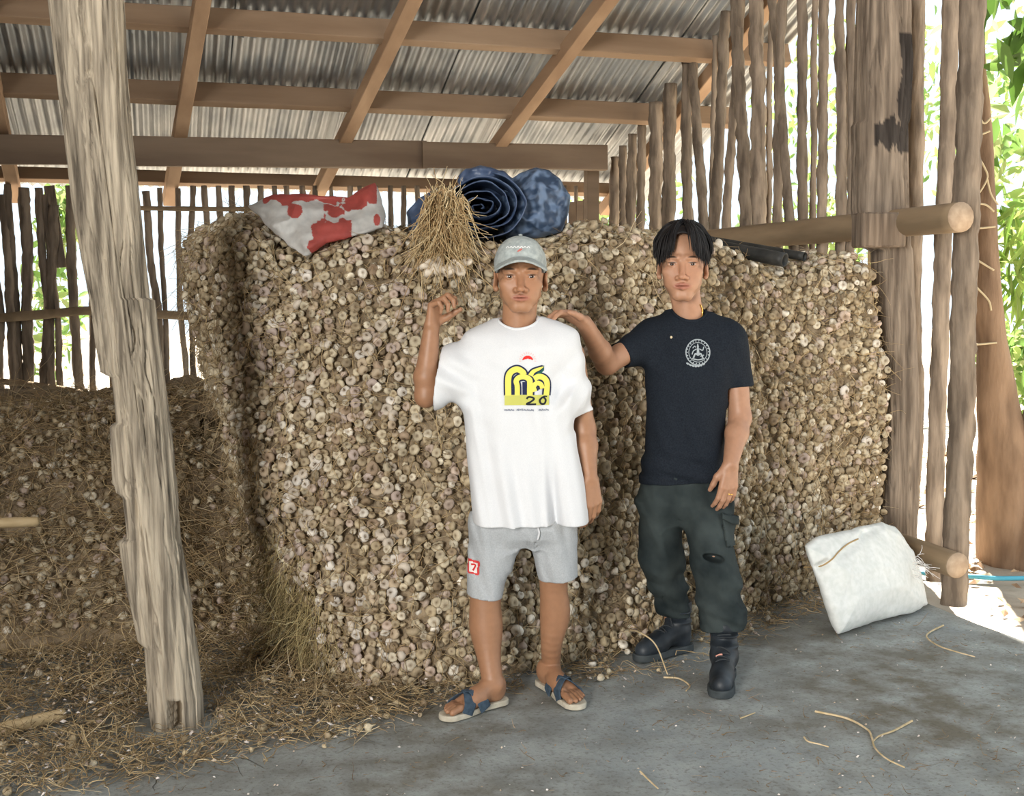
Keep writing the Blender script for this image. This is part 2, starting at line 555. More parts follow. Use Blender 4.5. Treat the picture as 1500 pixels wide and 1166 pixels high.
# (x at top, y top, x at y=580, width)
BP = [(5, 285, 24, 14), (14, 270, 26, 11), (36, 275, 44, 16), (56, 275, 78, 12), (78, 300, 66, 15), (66, 285, 92, 9), (100, 272, 116, 14), (128, 280, 140, 9),
      (214, 280, 240, 11), (231, 275, 247, 8), (258, 276, 274, 9), (-14, 280, 2, 13), (-32, 280, -18, 12), (150, 280, 166, 10), (182, 280, 196, 10)]
for px in range(-60, -480, -24):
    BP.append((px + random.uniform(-4, 4), 276 + random.uniform(-8, 8), px + 16 + random.uniform(-6, 6), random.uniform(9, 14)))
for k, px in enumerate(range(277, 850, 21)):
    BP.append((px + random.uniform(-3, 3), 272, px + 10 + random.uniform(-4, 4), random.uniform(6, 10)))
for i, (xa, ya, xb, w) in enumerate(BP):
    a = on_y(xa, ya, YB); b = on_y(xb, 580, YB)
    g = (a - b) / (a.z - b.z)
    pole(wb, wb_off, b + g * (-0.1 - b.z), a, w / F * 9.6 / 2, 200 + i, wob=0.012, rough=0.2)
a, b = on_y(72, 272, YB + 0.03), on_y(90, 392, YB + 0.03)
timber('plank', b, a, 0.075, 0.02, M['pole'], wb, seed=70, up=(0, 1, 0)).location = tuple(-wb_off)
for k, (pts, w) in enumerate((([(-480, 480), (-200, 474), (-40, 468), (60, 461), (130, 455), (200, 459), (280, 463)], 13), ([(-480, 540), (-200, 548), (-40, 556), (60, 565), (140, 580), (200, 596)], 9), ([(205, 305), (300, 306), (420, 306)], 7))):
    P = smooth_path([on_y(x, y, YB - 0.09) for x, y in pts], 30)
    add_tube('rail', P - wb_off, w / F * 9.6 / 2, M['rail'], wb, seg=10, rough=0.12, seed=80 + k)

# ---- left wall of boards, added out of the frame to shade the low heap
wl = empty('light_block_wall_left', (-3.3, 4, 0)); tag(wl, 'added unseen left wall of upright boards, keeping light off the low heap', kind='structure')
for k in range(10, 45):          # the side is left open in front of this for the added key lamp
    y = -4.0 + k * 0.315
    timber('board', (0, y - 4, -0.05), (0, y - 4, roof_z(y) - 0.05), 0.022, 0.30, M['beam'], wl, seed=100 + k, up=(0, 1, 0))

wf = empty('light_block_wall_front', (0, -4.0, 0)); tag(wf, 'added unseen wall of upright boards behind the camera, blocking sky light', kind='structure')  # unseen boards added to shut out sky light from behind the camera
for k in range(22):
    x = -3.2 + k * 0.315
    timber('board', (x, 0, -0.05), (x, 0, roof_z(-4.0) - 0.05), 0.30, 0.022, M['beam'], wf, seed=160 + k, up=(0, 1, 0))
# ---- the big weathered posts
def big_post(name, edges, dep_bot, dep_top, m, sq, label, seed, crack, tint=None, rot=0.0, dfac=0.9, mortise=None):
    """edges: rows (y, left x, right x) down the photograph; the section is a superellipse of power sq"""
    E = np.array(edges, float)
    ys = np.arange(E[0, 0], E[-1, 0] + 1, 4.0)
    lx = np.interp(ys, E[:, 0], E[:, 1]); rx = np.interp(ys, E[:, 0], E[:, 2])
    seg = 144
    th = np.linspace(0, 2 * np.pi, seg, endpoint=False)
    rows = []
    bx, br = np.polyfit(ys, (lx + rx) / 2, 2), np.polyfit(ys, (rx - lx) / 2, 2)
    for i, y in enumerate(ys):
        d = dep_top + (dep_bot - dep_top) * (y - ys[0]) / (ys[-1] - ys[0])
        cx = np.polyval(bx, y)
        c = on_d(cx, y, d)
        s = d / F
        L_, R_ = (cx - lx[i]) * s, (rx[i] - cx) * s
        mean = np.polyval(br, y) * s
        cs, sn = np.cos(th), np.sin(th)
        r0 = 1.0 / (np.abs(cs) ** sq + np.abs(sn) ** sq) ** (1 / sq)
        x = r0 * cs * np.where(cs < 0, L_, R_)
        yy = r0 * sn * mean * dfac
        # chips: where the outline steps in or out only the side facing that way moves
        z = c.z
        wv = 0.9 * vnoise(z * 2.2, 0.3, 0, seed + 3) + 0.35 * vnoise(z * 9, th * 1.5, 0, seed + 4)
        cr = vnoise(np.cos(th) * 5 + wv, np.sin(th) * 5 + wv, z * 0.8, seed)
        c2_ = vnoise(np.cos(th) * 11 + wv, np.sin(th) * 11, z * 1.6, seed + 9)
        cr = -np.clip(0.16 - np.abs(cr), 0, 1) / 0.16 - 0.6 * np.clip(0.2 - np.abs(c2_), 0, 1) / 0.2
        hole = np.zeros(seg)
        if mortise is not None and mortise[2] < y < mortise[3]:
            xp = cx + x / s
            hole = ((xp > mortise[0]) & (xp < mortise[1]) & (sn < 0)).astype(float)
        f = 1 + crack * cr * (0.6 + 0.5 * vnoise(th * 2, z * 1.5, 0, seed + 5)) + 0.025 * fbm(np.cos(th) * 3, np.sin(th) * 3, z * 3, seed + 7)
        ca, sa = math.cos(rot), math.sin(rot)
        yy = np.where(hole > 0, np.minimum(yy + 0.11, 0.03), yy)        # a cut mortise
        wx, wy = (x * ca - yy * sa) * f, (x * sa + yy * ca) * f
        rows.append(np.stack([c.x + wx * CY + wy * SY, c.y - wx * SY + wy * CY, np.full(seg, c.z)], -1))
    V = np.array(rows)[::-1]
    V[0, :, 2] = -0.01
    nr = len(rows)
    o0 = V[0].mean(0); o0[2] = 0
    cols = np.ones((nr, seg, 3))
    if tint is not None:
        cols = tint(V, th, ys[::-1])
    Vf = V.reshape(-1, 3)
    Vf = np.vstack([Vf, V[0].mean(0), V[-1].mean(0)])
    cols = np.vstack([cols.reshape(-1, 3), [[1, 1, 1]] * 2])
    jj = np.arange(seg); kk = (jj + 1) % seg
    fs = [grid_faces(nr, seg, True)[:, ::-1], np.stack([jj, kk, np.full(seg, nr * seg)], -1), np.stack([(nr - 1) * seg + kk, (nr - 1) * seg + jj, np.full(seg, nr * seg + 1)], -1)]
    return link(name, np_mesh(name, Vf - o0, fs, cols=cols), m, None, tuple(o0)), V

pl = [(-60, 70, 174), (0, 75, 178), (100, 85, 182), (200, 98, 190), (300, 109, 203), (400, 126, 213), (436, 134, 217), (440, 135, 226), (500, 142, 232),
      (545, 150, 238), (552, 167, 239), (616, 173, 247), (622, 161, 248), (700, 166, 257), (720, 172, 259), (726, 182, 260), (784, 188, 264), (790, 175, 265),
      (860, 186, 276), (936, 203, 286), (944, 213, 287), (1010, 217, 294), (1020, 217, 296), (1064, 223, 297)]
gp = on_z(258, 1062); dp = gp.x * SY + gp.y * CY
def tint_left(V, th, ys):
    c = np.ones(V.shape)
    n_ = vnoise(th[None, :] / 0.42, V[:, :, 2] * 1.3, 0, 77)[..., None]
    return c * (1.0 + 0.18 * n_)
lp, VL = big_post('leaning_post', pl, dp, dp - 0.02, M['post'], 2.4, '', 11, 0.22, tint_left, mortise=(255, 275, 1017, 1062))
tag(lp, 'pale weathered leaning tree-trunk post with split bark, in front of the dark heap', 'post')
pr = [(-40, 1261, 1326), (0, 1262, 1327), (90, 1258, 1330), (150, 1256, 1328), (178, 1256, 1326), (184, 1252, 1323), (240, 1252, 1323), (306, 1250, 1324), (312, 1251, 1326),
      (360, 1256, 1327), (366, 1282, 1330), (450, 1284, 1335), (560, 1289, 1341), (690, 1291, 1343), (800, 1290, 1336), (858, 1290, 1334)]
gq = on_z(1312, 850); dq = gq.x * SY + gq.y * CY
def tint_right(V, th, ys):
    n_ = fbm(th[None, :] / 0.16, V[:, :, 2] * 9.0, 0, 31)
    c = np.ones(V.shape) * (1 + 0.15 * n_)[..., None]
    # the dark tarred streak and drip near the top
    cs = np.cos(th)[None, :]; front = np.sin(th)[None, :] < 0
    y = np.array(ys)[:, None]
    a = (cs > 0.30 + 0.12 * n_) & (cs < 1.0) & (y > 55) & (y < 225)
    b = (cs > -0.55) & (cs < 0.6) & (y > 180 + 10 * n_) & (y < 216 + 12 * n_)
    c[(a | b) & front] *= np.array((0.20, 0.21, 0.24))
    return c
rp_, VR = big_post('timber_post', pr, dq, dq, M['post2'], 5.0, '', 23, 0.11, tint_right, rot=0.12)
tag(rp_, 'thick squared brown timber post with a black tar streak, beside the garlic stack', 'post')
# the lapped block where the rail is notched in
blk = on_d(1290, 337, dq - 0.17)
bm = box_vf((-0.112, -0.05, -0.085), (0.112, 0.10, 0.085), 0.008)
bo = bm_obj('lap_block', bm, M['post2'], rp_)
bo.location = blk - rp_.location; bo.rotation_euler = (0, 0, -YAW + 0.12)
bo.data.color_attributes.new('Col', 'FLOAT_COLOR', 'POINT')
for d_ in bo.data.color_attributes['Col'].data: d_.color = (0.95, 0.92, 0.9, 1)
# ================================================================== garlic
M['garlic'] = mat('garlic_skin', (0.80, 0.78, 0.76), (1.0, 1.0, 1.0), 60, 0.6, 0.3, 220, attr=True, spec=0.35, dist=0.002)
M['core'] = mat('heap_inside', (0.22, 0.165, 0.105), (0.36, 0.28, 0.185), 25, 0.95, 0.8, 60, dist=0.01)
M['straw'] = mat('dry_stalk', (0.75, 0.72, 0.68), (1.0, 1.0, 1.0), 25, 0.8, attr=True, spec=0.25)

def bulb_proto(seg, rings):
    prof = {6: [(-1.45, .10), (-.80, .24), (-.42, .74), (.02, 1.0), (.42, .84), (.60, .46)],
            4: [(-1.2, .12), (-.5, .68), (.05, 1.0), (.52, .66)]}[rings]
    th = np.linspace(0, 2 * np.pi, seg, endpoint=False)
    V = []
    for z, r in prof:
        rr = r * (1 + 0.03 * np.cos(th * 3 + 0.4) + 0.03 * np.cos(th * 5))
        V.append(np.stack([rr * np.cos(th), rr * np.sin(th), np.full(seg, z)], -1))
    V = np.concatenate(V)
    V = np.vstack([V, [0, 0, 0.46], [0, 0, prof[0][0]]])
    n = len(prof)
    Q = grid_faces(n, seg, True)
    j = np.arange(seg); k = (j + 1) % seg
    T = np.vstack([np.stack([(n - 1) * seg + j, (n - 1) * seg + k, np.full(seg, n * seg)], -1), np.stack([k, j, np.full(seg, n * seg + 1)], -1)])
    root = np.zeros(len(V)); root[n * seg] = 1.0; root[(n - 1) * seg:n * seg] = 0.25
    neck = np.zeros(len(V)); neck[:seg] = 1.0; neck[n * seg + 1] = 1.0; neck[seg:2 * seg] = 0.45
    return V, Q, T, root, neck

def rand_colors(n, dark=1.0):
    pal = np.array([(0.62, 0.54, 0.39), (0.72, 0.65, 0.51), (0.50, 0.41, 0.27), (0.40, 0.32, 0.21), (0.56, 0.45, 0.37), (0.32, 0.24, 0.15), (0.82, 0.77, 0.67)])
    w = np.array([.22, .12, .24, .17, .12, .07, .06])
    c = pal[RNG.choice(len(pal), n, p=w)] * RNG.uniform(0.78, 1.15, (n, 1))
    return c * dark

def orient(N, tilt):
    """rotation matrices taking +z to a jittered normal"""
    n = len(N)
    J = RNG.normal(0, 1, (n, 3))
    Z = N + J * tilt[:, None]
    Z /= np.linalg.norm(Z, axis=1)[:, None]
    R0 = RNG.normal(0, 1, (n, 3))
    X = np.cross(R0, Z); X /= np.linalg.norm(X, axis=1)[:, None]
    Y = np.cross(Z, X)
    return np.stack([X, Y, Z], -1)

def bulbs_mesh(name, P, R, S, C, seg=9, rings=6):
    V, Q, T, root, neck = bulb_proto(seg, rings)
    n, m = len(P), len(V)
    sq = RNG.uniform(0.85, 1.12, (n, 1, 3))
    W = np.einsum('nij,nkj->nki', R, V[None] * sq * S[:, None, None]) + P[:, None, :]
    cols = C[:, None, :] * np.ones((1, m, 1))
    cols = cols * (1 - root[None, :, None] * np.array((0.72, 0.78, 0.84))) * (1 - neck[None, :, None] * np.array((0.30, 0.38, 0.5)))
    off = (np.arange(n) * m)[:, None, None]
    return W.reshape(-1, 3), [(Q[None] + off).reshape(-1, 4), (T[None] + off).reshape(-1, 3)], cols.reshape(-1, 3)

def straws(P, D, Ln, rad, curl=0.35, grav=0.0, npt=5, col=None):
    """thin three-sided stalks: bases P, unit directions D, lengths Ln"""
    n = len(P)
    s = np.linspace(0, 1, npt)
    Cv = RNG.normal(0, 1, (n, 3)) * curl
    C2 = RNG.normal(0, 1, (n, 3)) * curl * 0.5
    L3 = np.asarray(Ln)[:, None, None]
    X = P[:, None, :] + L3 * (D[:, None, :] * s[None, :, None] + Cv[:, None, :] * (s ** 2)[None, :, None] + C2[:, None, :] * (np.sin(s * 5))[None, :, None] * 0.4)
    X[:, :, 2] -= (grav * L3[:, :, 0] * (s ** 2)[None, :])
    T = np.gradient(X, axis=1)
    T /= np.linalg.norm(T, axis=2)[..., None] + 1e-9
    ref = RNG.normal(0, 1, (n, 1, 3))
    A = np.cross(T, ref); A /= np.linalg.norm(A, axis=2)[..., None] + 1e-9
    B = np.cross(T, A)
    th = np.arange(3) * 2 * np.pi / 3
    r = (np.asarray(rad) * np.ones(n))[:, None] * (1 - 0.55 * s)[None, :]
    V = X[:, :, None, :] + r[:, :, None, None] * (np.cos(th)[None, None, :, None] * A[:, :, None, :] + np.sin(th)[None, None, :, None] * B[:, :, None, :])
    Q = grid_faces(npt, 3, True)
    off = (np.arange(n) * npt * 3)[:, None, None]
    if col is None:
        pal = np.array([(0.60, 0.46, 0.26), (0.48, 0.35, 0.19), (0.36, 0.26, 0.14), (0.70, 0.58, 0.38), (0.27, 0.20, 0.12)])
        col = pal[RNG.choice(5, n, p=[.28, .27, .2, .1, .15])] * RNG.uniform(0.8, 1.15, (n, 1))
    C = np.repeat(col, npt * 3, axis=0)
    return V.reshape(-1, 3), (Q[None] + off).reshape(-1, 4), C, X

# ---- main stack, columns given as (floor pixel), (middle pixel, depth), (rim pixel, depth)
HC = [((458, 905), (322, 610, 6.0), (282, 348, 6.2)), ((462, 950), (318, 600, 5.40), (284, 345, 5.55)), ((478, 995), (380, 640, 4.92), (335, 330, 5.25)),
      ((530, 1014), (500, 680, 4.78), (425, 384, 5.02)), ((640, 1008), (635, 670, 4.84), (560, 352, 5.12)), ((760, 988), (760, 660, 4.95), (690, 358, 5.20)),
      ((870, 965), (870, 655, 5.10), (815, 352, 5.32)), ((960, 942), (960, 650, 5.28), (935, 350, 5.52)), ((1060, 910), (1060, 640, 5.52), (1045, 356, 5.80)),
      ((1150, 880), (1160, 630, 5.82), (1150, 396, 6.00)), ((1225, 852), (1252, 620, 5.96), (1238, 376, 6.02)), ((1270, 842), (1304, 600, 6.03), (1272, 378, 6.06))]
bot = np.array([on_z(*c[0]) for c in HC]); mid = np.array([on_d(*c[1]) for c in HC]); top = np.array([on_d(*c[2]) for c in HC])
NU, NV, NT = 220, 90, 26
bot, mid, top = (smooth_path(a, NU) for a in (bot, mid, top))
v = np.linspace(0, 1, NV)[None, :, None]
# quadratic through the three rows (middle row at its own height fraction)
vm = ((mid[:, 2] - bot[:, 2]) / (top[:, 2] - bot[:, 2]))[:, None, None]
b3, m3, t3 = bot[:, None], mid[:, None], top[:, None]
lin = b3 + (t3 - b3) * v
bul = (m3 - (b3 + (t3 - b3) * vm)) / (vm * (1 - vm))
S = lin + bul * v * (1 - v)
gu = np.linspace(0, 14, NU)[:, None]; gv = np.linspace(0, 7, NV)[None, :]
back = np.stack([np.linspace(0.45, -0.10, NU), np.ones(NU), np.zeros(NU)], -1)[:, None, :]
tt = np.linspace(0, 1, NT)[None, 1:, None]
crest = t3 + back * 1.7 * tt
crest[:, :, 2] += (0.07 * np.exp(-((np.linspace(0, 1, NU)[:, None] - 0.27) / 0.09) ** 2)) * np.clip(tt[..., 0] * 5, 0, 1)
crest[:, :, 2] += 0.045 * np.sin(np.clip(tt[..., 0] * 6, 0, np.pi / 2))
S = np.concatenate([S, crest], 1)
def grid_normals(S):
    du = np.gradient(S, axis=0); dv = np.gradient(S, axis=1)
    N = np.cross(du, dv)
    N /= np.linalg.norm(N, axis=2)[..., None] + 1e-9
    return N
for _ in range(6):      # soften the rim
    S[:, NV - 12:NV + 8] = (S[:, NV - 13:NV + 7] + S[:, NV - 12:NV + 8] * 2 + S[:, NV - 11:NV + 9]) / 4
N = grid_normals(S)
disp = 0.045 * fbm(S[..., 0] * 2.6 + 3, S[..., 1] * 2.6, S[..., 2] * 2.6, 41) + 0.02 * fbm(S[..., 0] * 8, S[..., 1] * 8, S[..., 2] * 8, 43)
disp *= np.clip(np.linspace(0, NV + NT - 1, NV + NT - 1) / 10, 0.1, 1)[None, :]
S = S + N * disp[..., None]
N = grid_normals(S)
HS, HN = S, N
core = S - N * 0.034
core[:, 0, 2] = -0.01
nn = S.shape[1]
heap = empty('garlic_stack', tuple(np.r_[bot.mean(0)[:2], 0]))
tag(heap, 'head-high stack of dried garlic bulbs packed roots outward behind the two men', 'garlic stack', kind='stuff')
h_off = np.array(heap.location)
# close the core's back and sides to a solid
back_rim = core[:, -1].copy(); back_rim[:, 2] = -0.01
core = np.concatenate([core, back_rim[:, None]], 1)
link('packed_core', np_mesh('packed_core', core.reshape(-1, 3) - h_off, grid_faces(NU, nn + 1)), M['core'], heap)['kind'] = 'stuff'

def sample_grid(S, N, sp, v0, v1, jit=0.42):
    """roughly even points over the grid surface"""
    lv = np.r_[0, np.cumsum(np.linalg.norm(np.diff(S.mean(0) if False else S[S.shape[0] // 2], axis=0), axis=1))]
    pts, nor = [], []
    for a in np.arange(lv[v0], lv[v1], sp * 0.87):
        fv = np.interp(a, lv, np.arange(len(lv)))
        i0 = min(int(fv), S.shape[1] - 2); f = fv - i0
        row = S[:, i0] * (1 - f) + S[:, i0 + 1] * f; rn = N[:, i0] * (1 - f) + N[:, i0 + 1] * f
        lu = np.r_[0, np.cumsum(np.linalg.norm(np.diff(row, axis=0), axis=1))]
        u = np.arange(RNG.uniform(0, sp), lu[-1], sp)
        u = u + RNG.normal(0, sp * jit * 0.6, len(u))
        p = np.stack([np.interp(u, lu, row[:, k]) for k in range(3)], -1)
        pts.append(p); nor.append(np.stack([np.interp(u, lu, rn[:, k]) for k in range(3)], -1))
    P = np.concatenate(pts); Nn = np.concatenate(nor)
    P = P + RNG.normal(0, sp * jit * 0.35, P.shape)
    return P, Nn / (np.linalg.norm(Nn, axis=1)[:, None] + 1e-9)

P, Nn = sample_grid(S, N, 0.0362, 0, NV + 9)
P = P + Nn * (RNG.uniform(-0.020, 0.010, len(P)) - 0.018 * (RNG.random(len(P)) < 0.2))[:, None]
keep = P[:, 2] > 0.02
P, Nn = P[keep], Nn[keep]
dn = Nn + np.array((0, 0, -0.15))
R = orient(dn / np.linalg.norm(dn, axis=1)[:, None], RNG.uniform(0.18, 0.65, len(P)))
Sz = np.clip(RNG.normal(0.0196, 0.0036, len(P)), 0.014, 0.031)
C = rand_colors(len(P))
def project(P):
    f = P[:, 0] * SY + P[:, 1] * CY; l = P[:, 0] * CY - P[:, 1] * SY; z = P[:, 2] - H
    dep = f * CP - z * SP
    return 750 + F * l / dep, 583 - F * (f * SP + z * CP) / dep, dep
px, py, dep = project(P)
clear = (px > 320) & (px < 1290) & (py > 330) & (py < 985)
clear &= ~((px > 596) & (px < 885) & (py > 335)) & ~((px > 800) & (px < 1112) & (py > 325))
toC = np.stack([-P[:, 0], -P[:, 1], H - P[:, 2]], -1); toC /= np.linalg.norm(toC, axis=1)[:, None]
facing = (toC * Nn).sum(1)
score = np.where(clear & (facing > 0.35), Sz / dep + 0.0008 * RNG.random(len(P)), 0)
pick = np.argsort(-score)[:300]
rest = np.ones(len(P), bool); rest[pick] = False
V, fs, cc = bulbs_mesh('x', P[rest], R[rest], Sz[rest], C[rest])
link('packed_bulbs', np_mesh('packed_bulbs', V - h_off, fs, cols=cc), M['garlic'], heap)['kind'] = 'stuff'
# the 300 that show largest are bulbs of their own, in a few mesh variants
variants = []
SHADES = [('pale cream', (0.70, 0.62, 0.52)), ('tan', (0.56, 0.45, 0.32)), ('brown', (0.40, 0.30, 0.21)), ('pinkish grey', (0.56, 0.46, 0.41)), ('chalk white', (0.80, 0.75, 0.68))]
for k in range(15):
    I = np.eye(3)[None]
    V, fs, cc = bulbs_mesh('b', np.zeros((1, 3)), I, np.ones(1), np.array([SHADES[k % 5][1]]) * RNG.uniform(.88, 1.08), seg=10)
    me = np_mesh('garlic_bulb', V, fs, cols=cc); me.materials.append(M['garlic'])
    rn, _, rc, _x = straws(np.tile([0, 0, 0.42], (9, 1)), (lambda d: d / np.linalg.norm(d, axis=1)[:, None])(np.c_[RNG.normal(0, 0.6, (9, 2)), np.ones(9)]), RNG.uniform(0.25, 0.45, 9), 0.04, 0.4, npt=3,
                            col=np.tile([0.20, 0.14, 0.08], (9, 1)))
    rq = (grid_faces(3, 3, True)[None] + (np.arange(9) * 9)[:, None, None]).reshape(-1, 4)
    mr = np_mesh('root_tuft', rn, rq, cols=rc); mr.materials.append(M['straw'])
    variants.append((me, mr))
for q_, i in enumerate(pick):
    me, mr = variants[(vk := int(RNG.choice(15)))]
    o = bpy.data.objects.new('garlic_bulb', me); COL.objects.link(o)
    Mx = Matrix(R[i].tolist()).to_4x4(); Mx.translation = Vector(P[i])
    o.matrix_world = Mx @ Matrix.Scale(Sz[i], 4)
    bx, by = px[i], py[i]
    place = ('beside the leaning post' if bx < 400 else 'left of the raised hand' if bx < 600 and by < 560 else 'beside the raised elbow' if bx < 700 and by < 720 else 'low beside the bare legs' if bx < 900 and by >= 720
             else 'at the foot of the stack' if by > 860 else 'between the two men' if bx < 1000 else 'near the squared post')
    tag(o, SHADES[vk % 5][0] + ' garlic bulb on the stack face, ' + place.replace('left of the raised hand', 'below the red sack'), 'garlic bulb', 'garlic bulbs on the stack face ' + place.replace('left of the raised hand', 'below the red sack'))
    t = bpy.data.objects.new('root_tuft', mr); COL.objects.link(t); t.parent = o

# stalks poking out of the stack
P2, N2 = sample_grid(S, N, 0.034, 0, NV + 12)
ex = RNG.random(len(P2)) < 0.95
P2, N2 = P2[ex], N2[ex]
Tn = np.cross(N2, RNG.normal(0, 1, N2.shape)); Tn[:, 2] -= 0.25
D = Tn / np.linalg.norm(Tn, axis=1)[:, None] + N2 * RNG.uniform(-0.05, 0.35, (len(N2), 1))
D /= np.linalg.norm(D, axis=1)[:, None]
V, Q, cc, _ = straws(P2 + N2 * 0.006, D, RNG.uniform(0.04, 0.13, len(P2)), RNG.uniform(0.0010, 0.0022, len(P2)), 0.35, 0.15)
V[:, 2] = np.maximum(V[:, 2], 0.003)
link('loose_stalks', np_mesh('loose_stalks', V - h_off, Q, cols=cc), M['straw'], heap)['kind'] = 'stuff'
# hanging tassels at the lower left corner
u = 0.155 + RNG.normal(0, 0.035, 900); vv = np.abs(RNG.normal(0.10, 0.07, 900)) + .04
iu, iv = (u * (NU - 1)).astype(int), (vv * (NV - 1)).astype(int)
Pt, Ntt = S[iu, iv], N[iu, iv]
D = np.tile([0, 0, -1.0], (900, 1)) + Ntt * RNG.uniform(0.05, 0.35, (900, 1)) + RNG.normal(0, 0.34, (900, 3))
D /= np.linalg.norm(D, axis=1)[:, None]
Ln = np.minimum(RNG.uniform(0.06, 0.24, 900), Pt[:, 2] * 0.95)
V, Q, cc, _ = straws(Pt + Ntt * 0.02, D, Ln, RNG.uniform(0.0010, 0.0020, 900), 0.36, 0.0)
cc = cc * np.array((0.88, 0.94, 0.84))
V[:, 2] = np.maximum(V[:, 2], 0.003)
link('hanging_stalks', np_mesh('hanging_stalks', V - h_off, Q, cols=cc), M['straw'], heap)['kind'] = 'stuff'

# ---- the low dark heap at the left
nx, ny = 110, 90
X = np.linspace(-3.1, 0.55, nx)[:, None] * np.ones((1, ny)); 
yy = np.linspace(0, 1, ny)[None, :]
f0 = np.array([on_z(x, y) for x, y in ((-400, 960), (0, 965), (120, 955), (260, 950), (400, 930), (520, 900))])
ybase = np.interp(X[:, 0], f0[:, 0], f0[:, 1])[:, None]
Y = ybase + yy * (8.6 - ybase)
Z = 0.90 * np.clip((Y - ybase) / 1.55, 0, 1) ** 0.72
hollow = np.exp(-((X - 0.25) / 0.30) ** 2) * np.exp(-((Y - 5.5) / 0.65) ** 2)
Z = Z * (1 - 0.55 * hollow)
Z = Z + (0.05 * fbm(X * 2.4, Y * 2.4, 0, 61) + 0.03 * fbm(X * 6, Y * 6, 0, 62)) * np.clip(yy * 8, 0, 1)
Z[:, 0] = 0.0
S2 = np.stack([X, Y, np.maximum(Z, 0.0)], -1)
N_2 = grid_normals(S2)
_S = HS[:130:2, :NV:2].reshape(-1, 3); _N = HN[:130:2, :NV:2].reshape(-1, 3)
def depth_in_stack(P):
    out = np.empty(len(P))
    for a in range(0, len(P), 2000):
        q = P[a:a + 2000]
        d = ((q[:, None, :] - _S[None]) ** 2).sum(2); k = d.argmin(1)
        out[a:a + 2000] = -((q - _S[k]) * _N[k]).sum(1)
    return out
ins = depth_in_stack(S2.reshape(-1, 3)).reshape(S2.shape[:2])
S2[:, :, 2] = np.where((ins > 0.02) & (S2[:, :, 0] > -0.3), 0.0, S2[:, :, 2])
low = empty('low_garlic_heap', (-0.9, 6.4, 0))
tag(low, 'low dark sprawling heap of garlic and stalks behind the leaning post', 'garlic heap', kind='stuff')
l_off = np.array(low.location)
c2 = S2 - N_2 * 0.02; c2[:, :, 2] = np.maximum(c2[:, :, 2], -0.01)
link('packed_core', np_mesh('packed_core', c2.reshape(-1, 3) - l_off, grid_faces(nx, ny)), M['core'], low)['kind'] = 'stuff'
P, Nn = sample_grid(S2, N_2, 0.048, 2, int(ny * 0.62))
qx, qy, _d = project(P)
k_ = (qx > -60) & ((depth_in_stack(P) < -0.005) | (P[:, 0] < -0.3)) & (P[:, 2] > 0.01) & (RNG.random(len(P)) < 0.62 + 0.3 * fbm(P[:, 0] * 3, P[:, 1] * 3, 0, 5))
P, Nn = P[k_], Nn[k_]
R = orient(Nn, RNG.uniform(0.3, 1.2, len(P)))
Sz = np.clip(RNG.normal(0.0215, 0.003, len(P)), 0.013, 0.03)
V, fs, cc = bulbs_mesh('x', P + Nn * RNG.uniform(-0.012, 0.008, (len(P), 1)), R, Sz, rand_colors(len(P)), seg=7)
link('packed_bulbs', np_mesh('packed_bulbs', V - l_off, fs, cols=cc), M['garlic'], low)['kind'] = 'stuff'
P2, N2 = sample_grid(S2, N_2, 0.030, 1, int(ny * 0.6))
qx, qy, _d = project(P2); k_ = (qx > -80) & ((depth_in_stack(P2) < -0.03) | (P2[:, 0] < -0.3))
P2, N2 = P2[k_], N2[k_]
Tn = np.cross(N2, RNG.normal(0, 1, N2.shape)) + N2 * RNG.uniform(0.0, 0.5, (len(N2), 1)); Tn[:, 2] -= 0.1
D = Tn / np.linalg.norm(Tn, axis=1)[:, None]
V, Q, cc, _ = straws(P2 + N2 * 0.012, D, RNG.uniform(0.06, 0.26, len(P2)), RNG.uniform(0.0012, 0.0026, len(P2)), 0.4, 0.25)
V[:, 2] = np.maximum(V[:, 2], 0.002)
link('loose_stalks', np_mesh('loose_stalks', V - l_off, Q, cols=cc), M['straw'], low)['kind'] = 'stuff'

# ---- litter of stalks, skins and crumbs on the floor
def in_poly(x, y, poly):
    poly = np.asarray(poly, float); r = np.zeros(len(x), bool); j = len(poly) - 1
    for i in range(len(poly)):
        xi, yi = poly[i]; xj, yj = poly[j]
        r ^= ((yi > y) != (yj > y)) & (x < (xj - xi) * (y - yi) / (yj - yi + 1e-12) + xi)
        j = i
    return r
def floor_pts(n, poly, soft=0.0):
    out = []
    W = np.array([on_z(x, y) for x, y in poly])[:, :2]
    lo, hi = W.min(0), W.max(0)
    while sum(len(o) for o in out) < n:
        q = RNG.uniform(lo, hi, (n * 2, 2))
        k = in_poly(q[:, 0], q[:, 1], W + 0)
        out.append(q[k])
    q = np.concatenate(out)[:n]
    return np.c_[q + RNG.normal(0, soft, q.shape), np.zeros(n)]
def flat_dirs(n, lift=0.12):
    a = RNG.uniform(0, 2 * np.pi, n)
    return np.c_[np.cos(a), np.sin(a), RNG.uniform(0, lift, n)]
FEET = [(on_z(*a), on_z(*b), r) for a, b, r in (((738, 1029), (648, 1056), .064), ((793, 1001), (851, 1041), .064), ((1062, 985), (1054, 1027), .068), ((1009, 950), (930, 970), .068),
                                                ((258, 1062), (258, 1063), .125), ((94, 1046), (-190, 1112), .030))]
_fb = np.vstack([bot[:, :2] + (bot[:, :2].mean(0) - bot[:, :2]) * 0.0 + np.array((0.02, 0.07)), bot[-1:, :2] + (0, 2.0), bot[:1, :2] + (0, 2.0)])
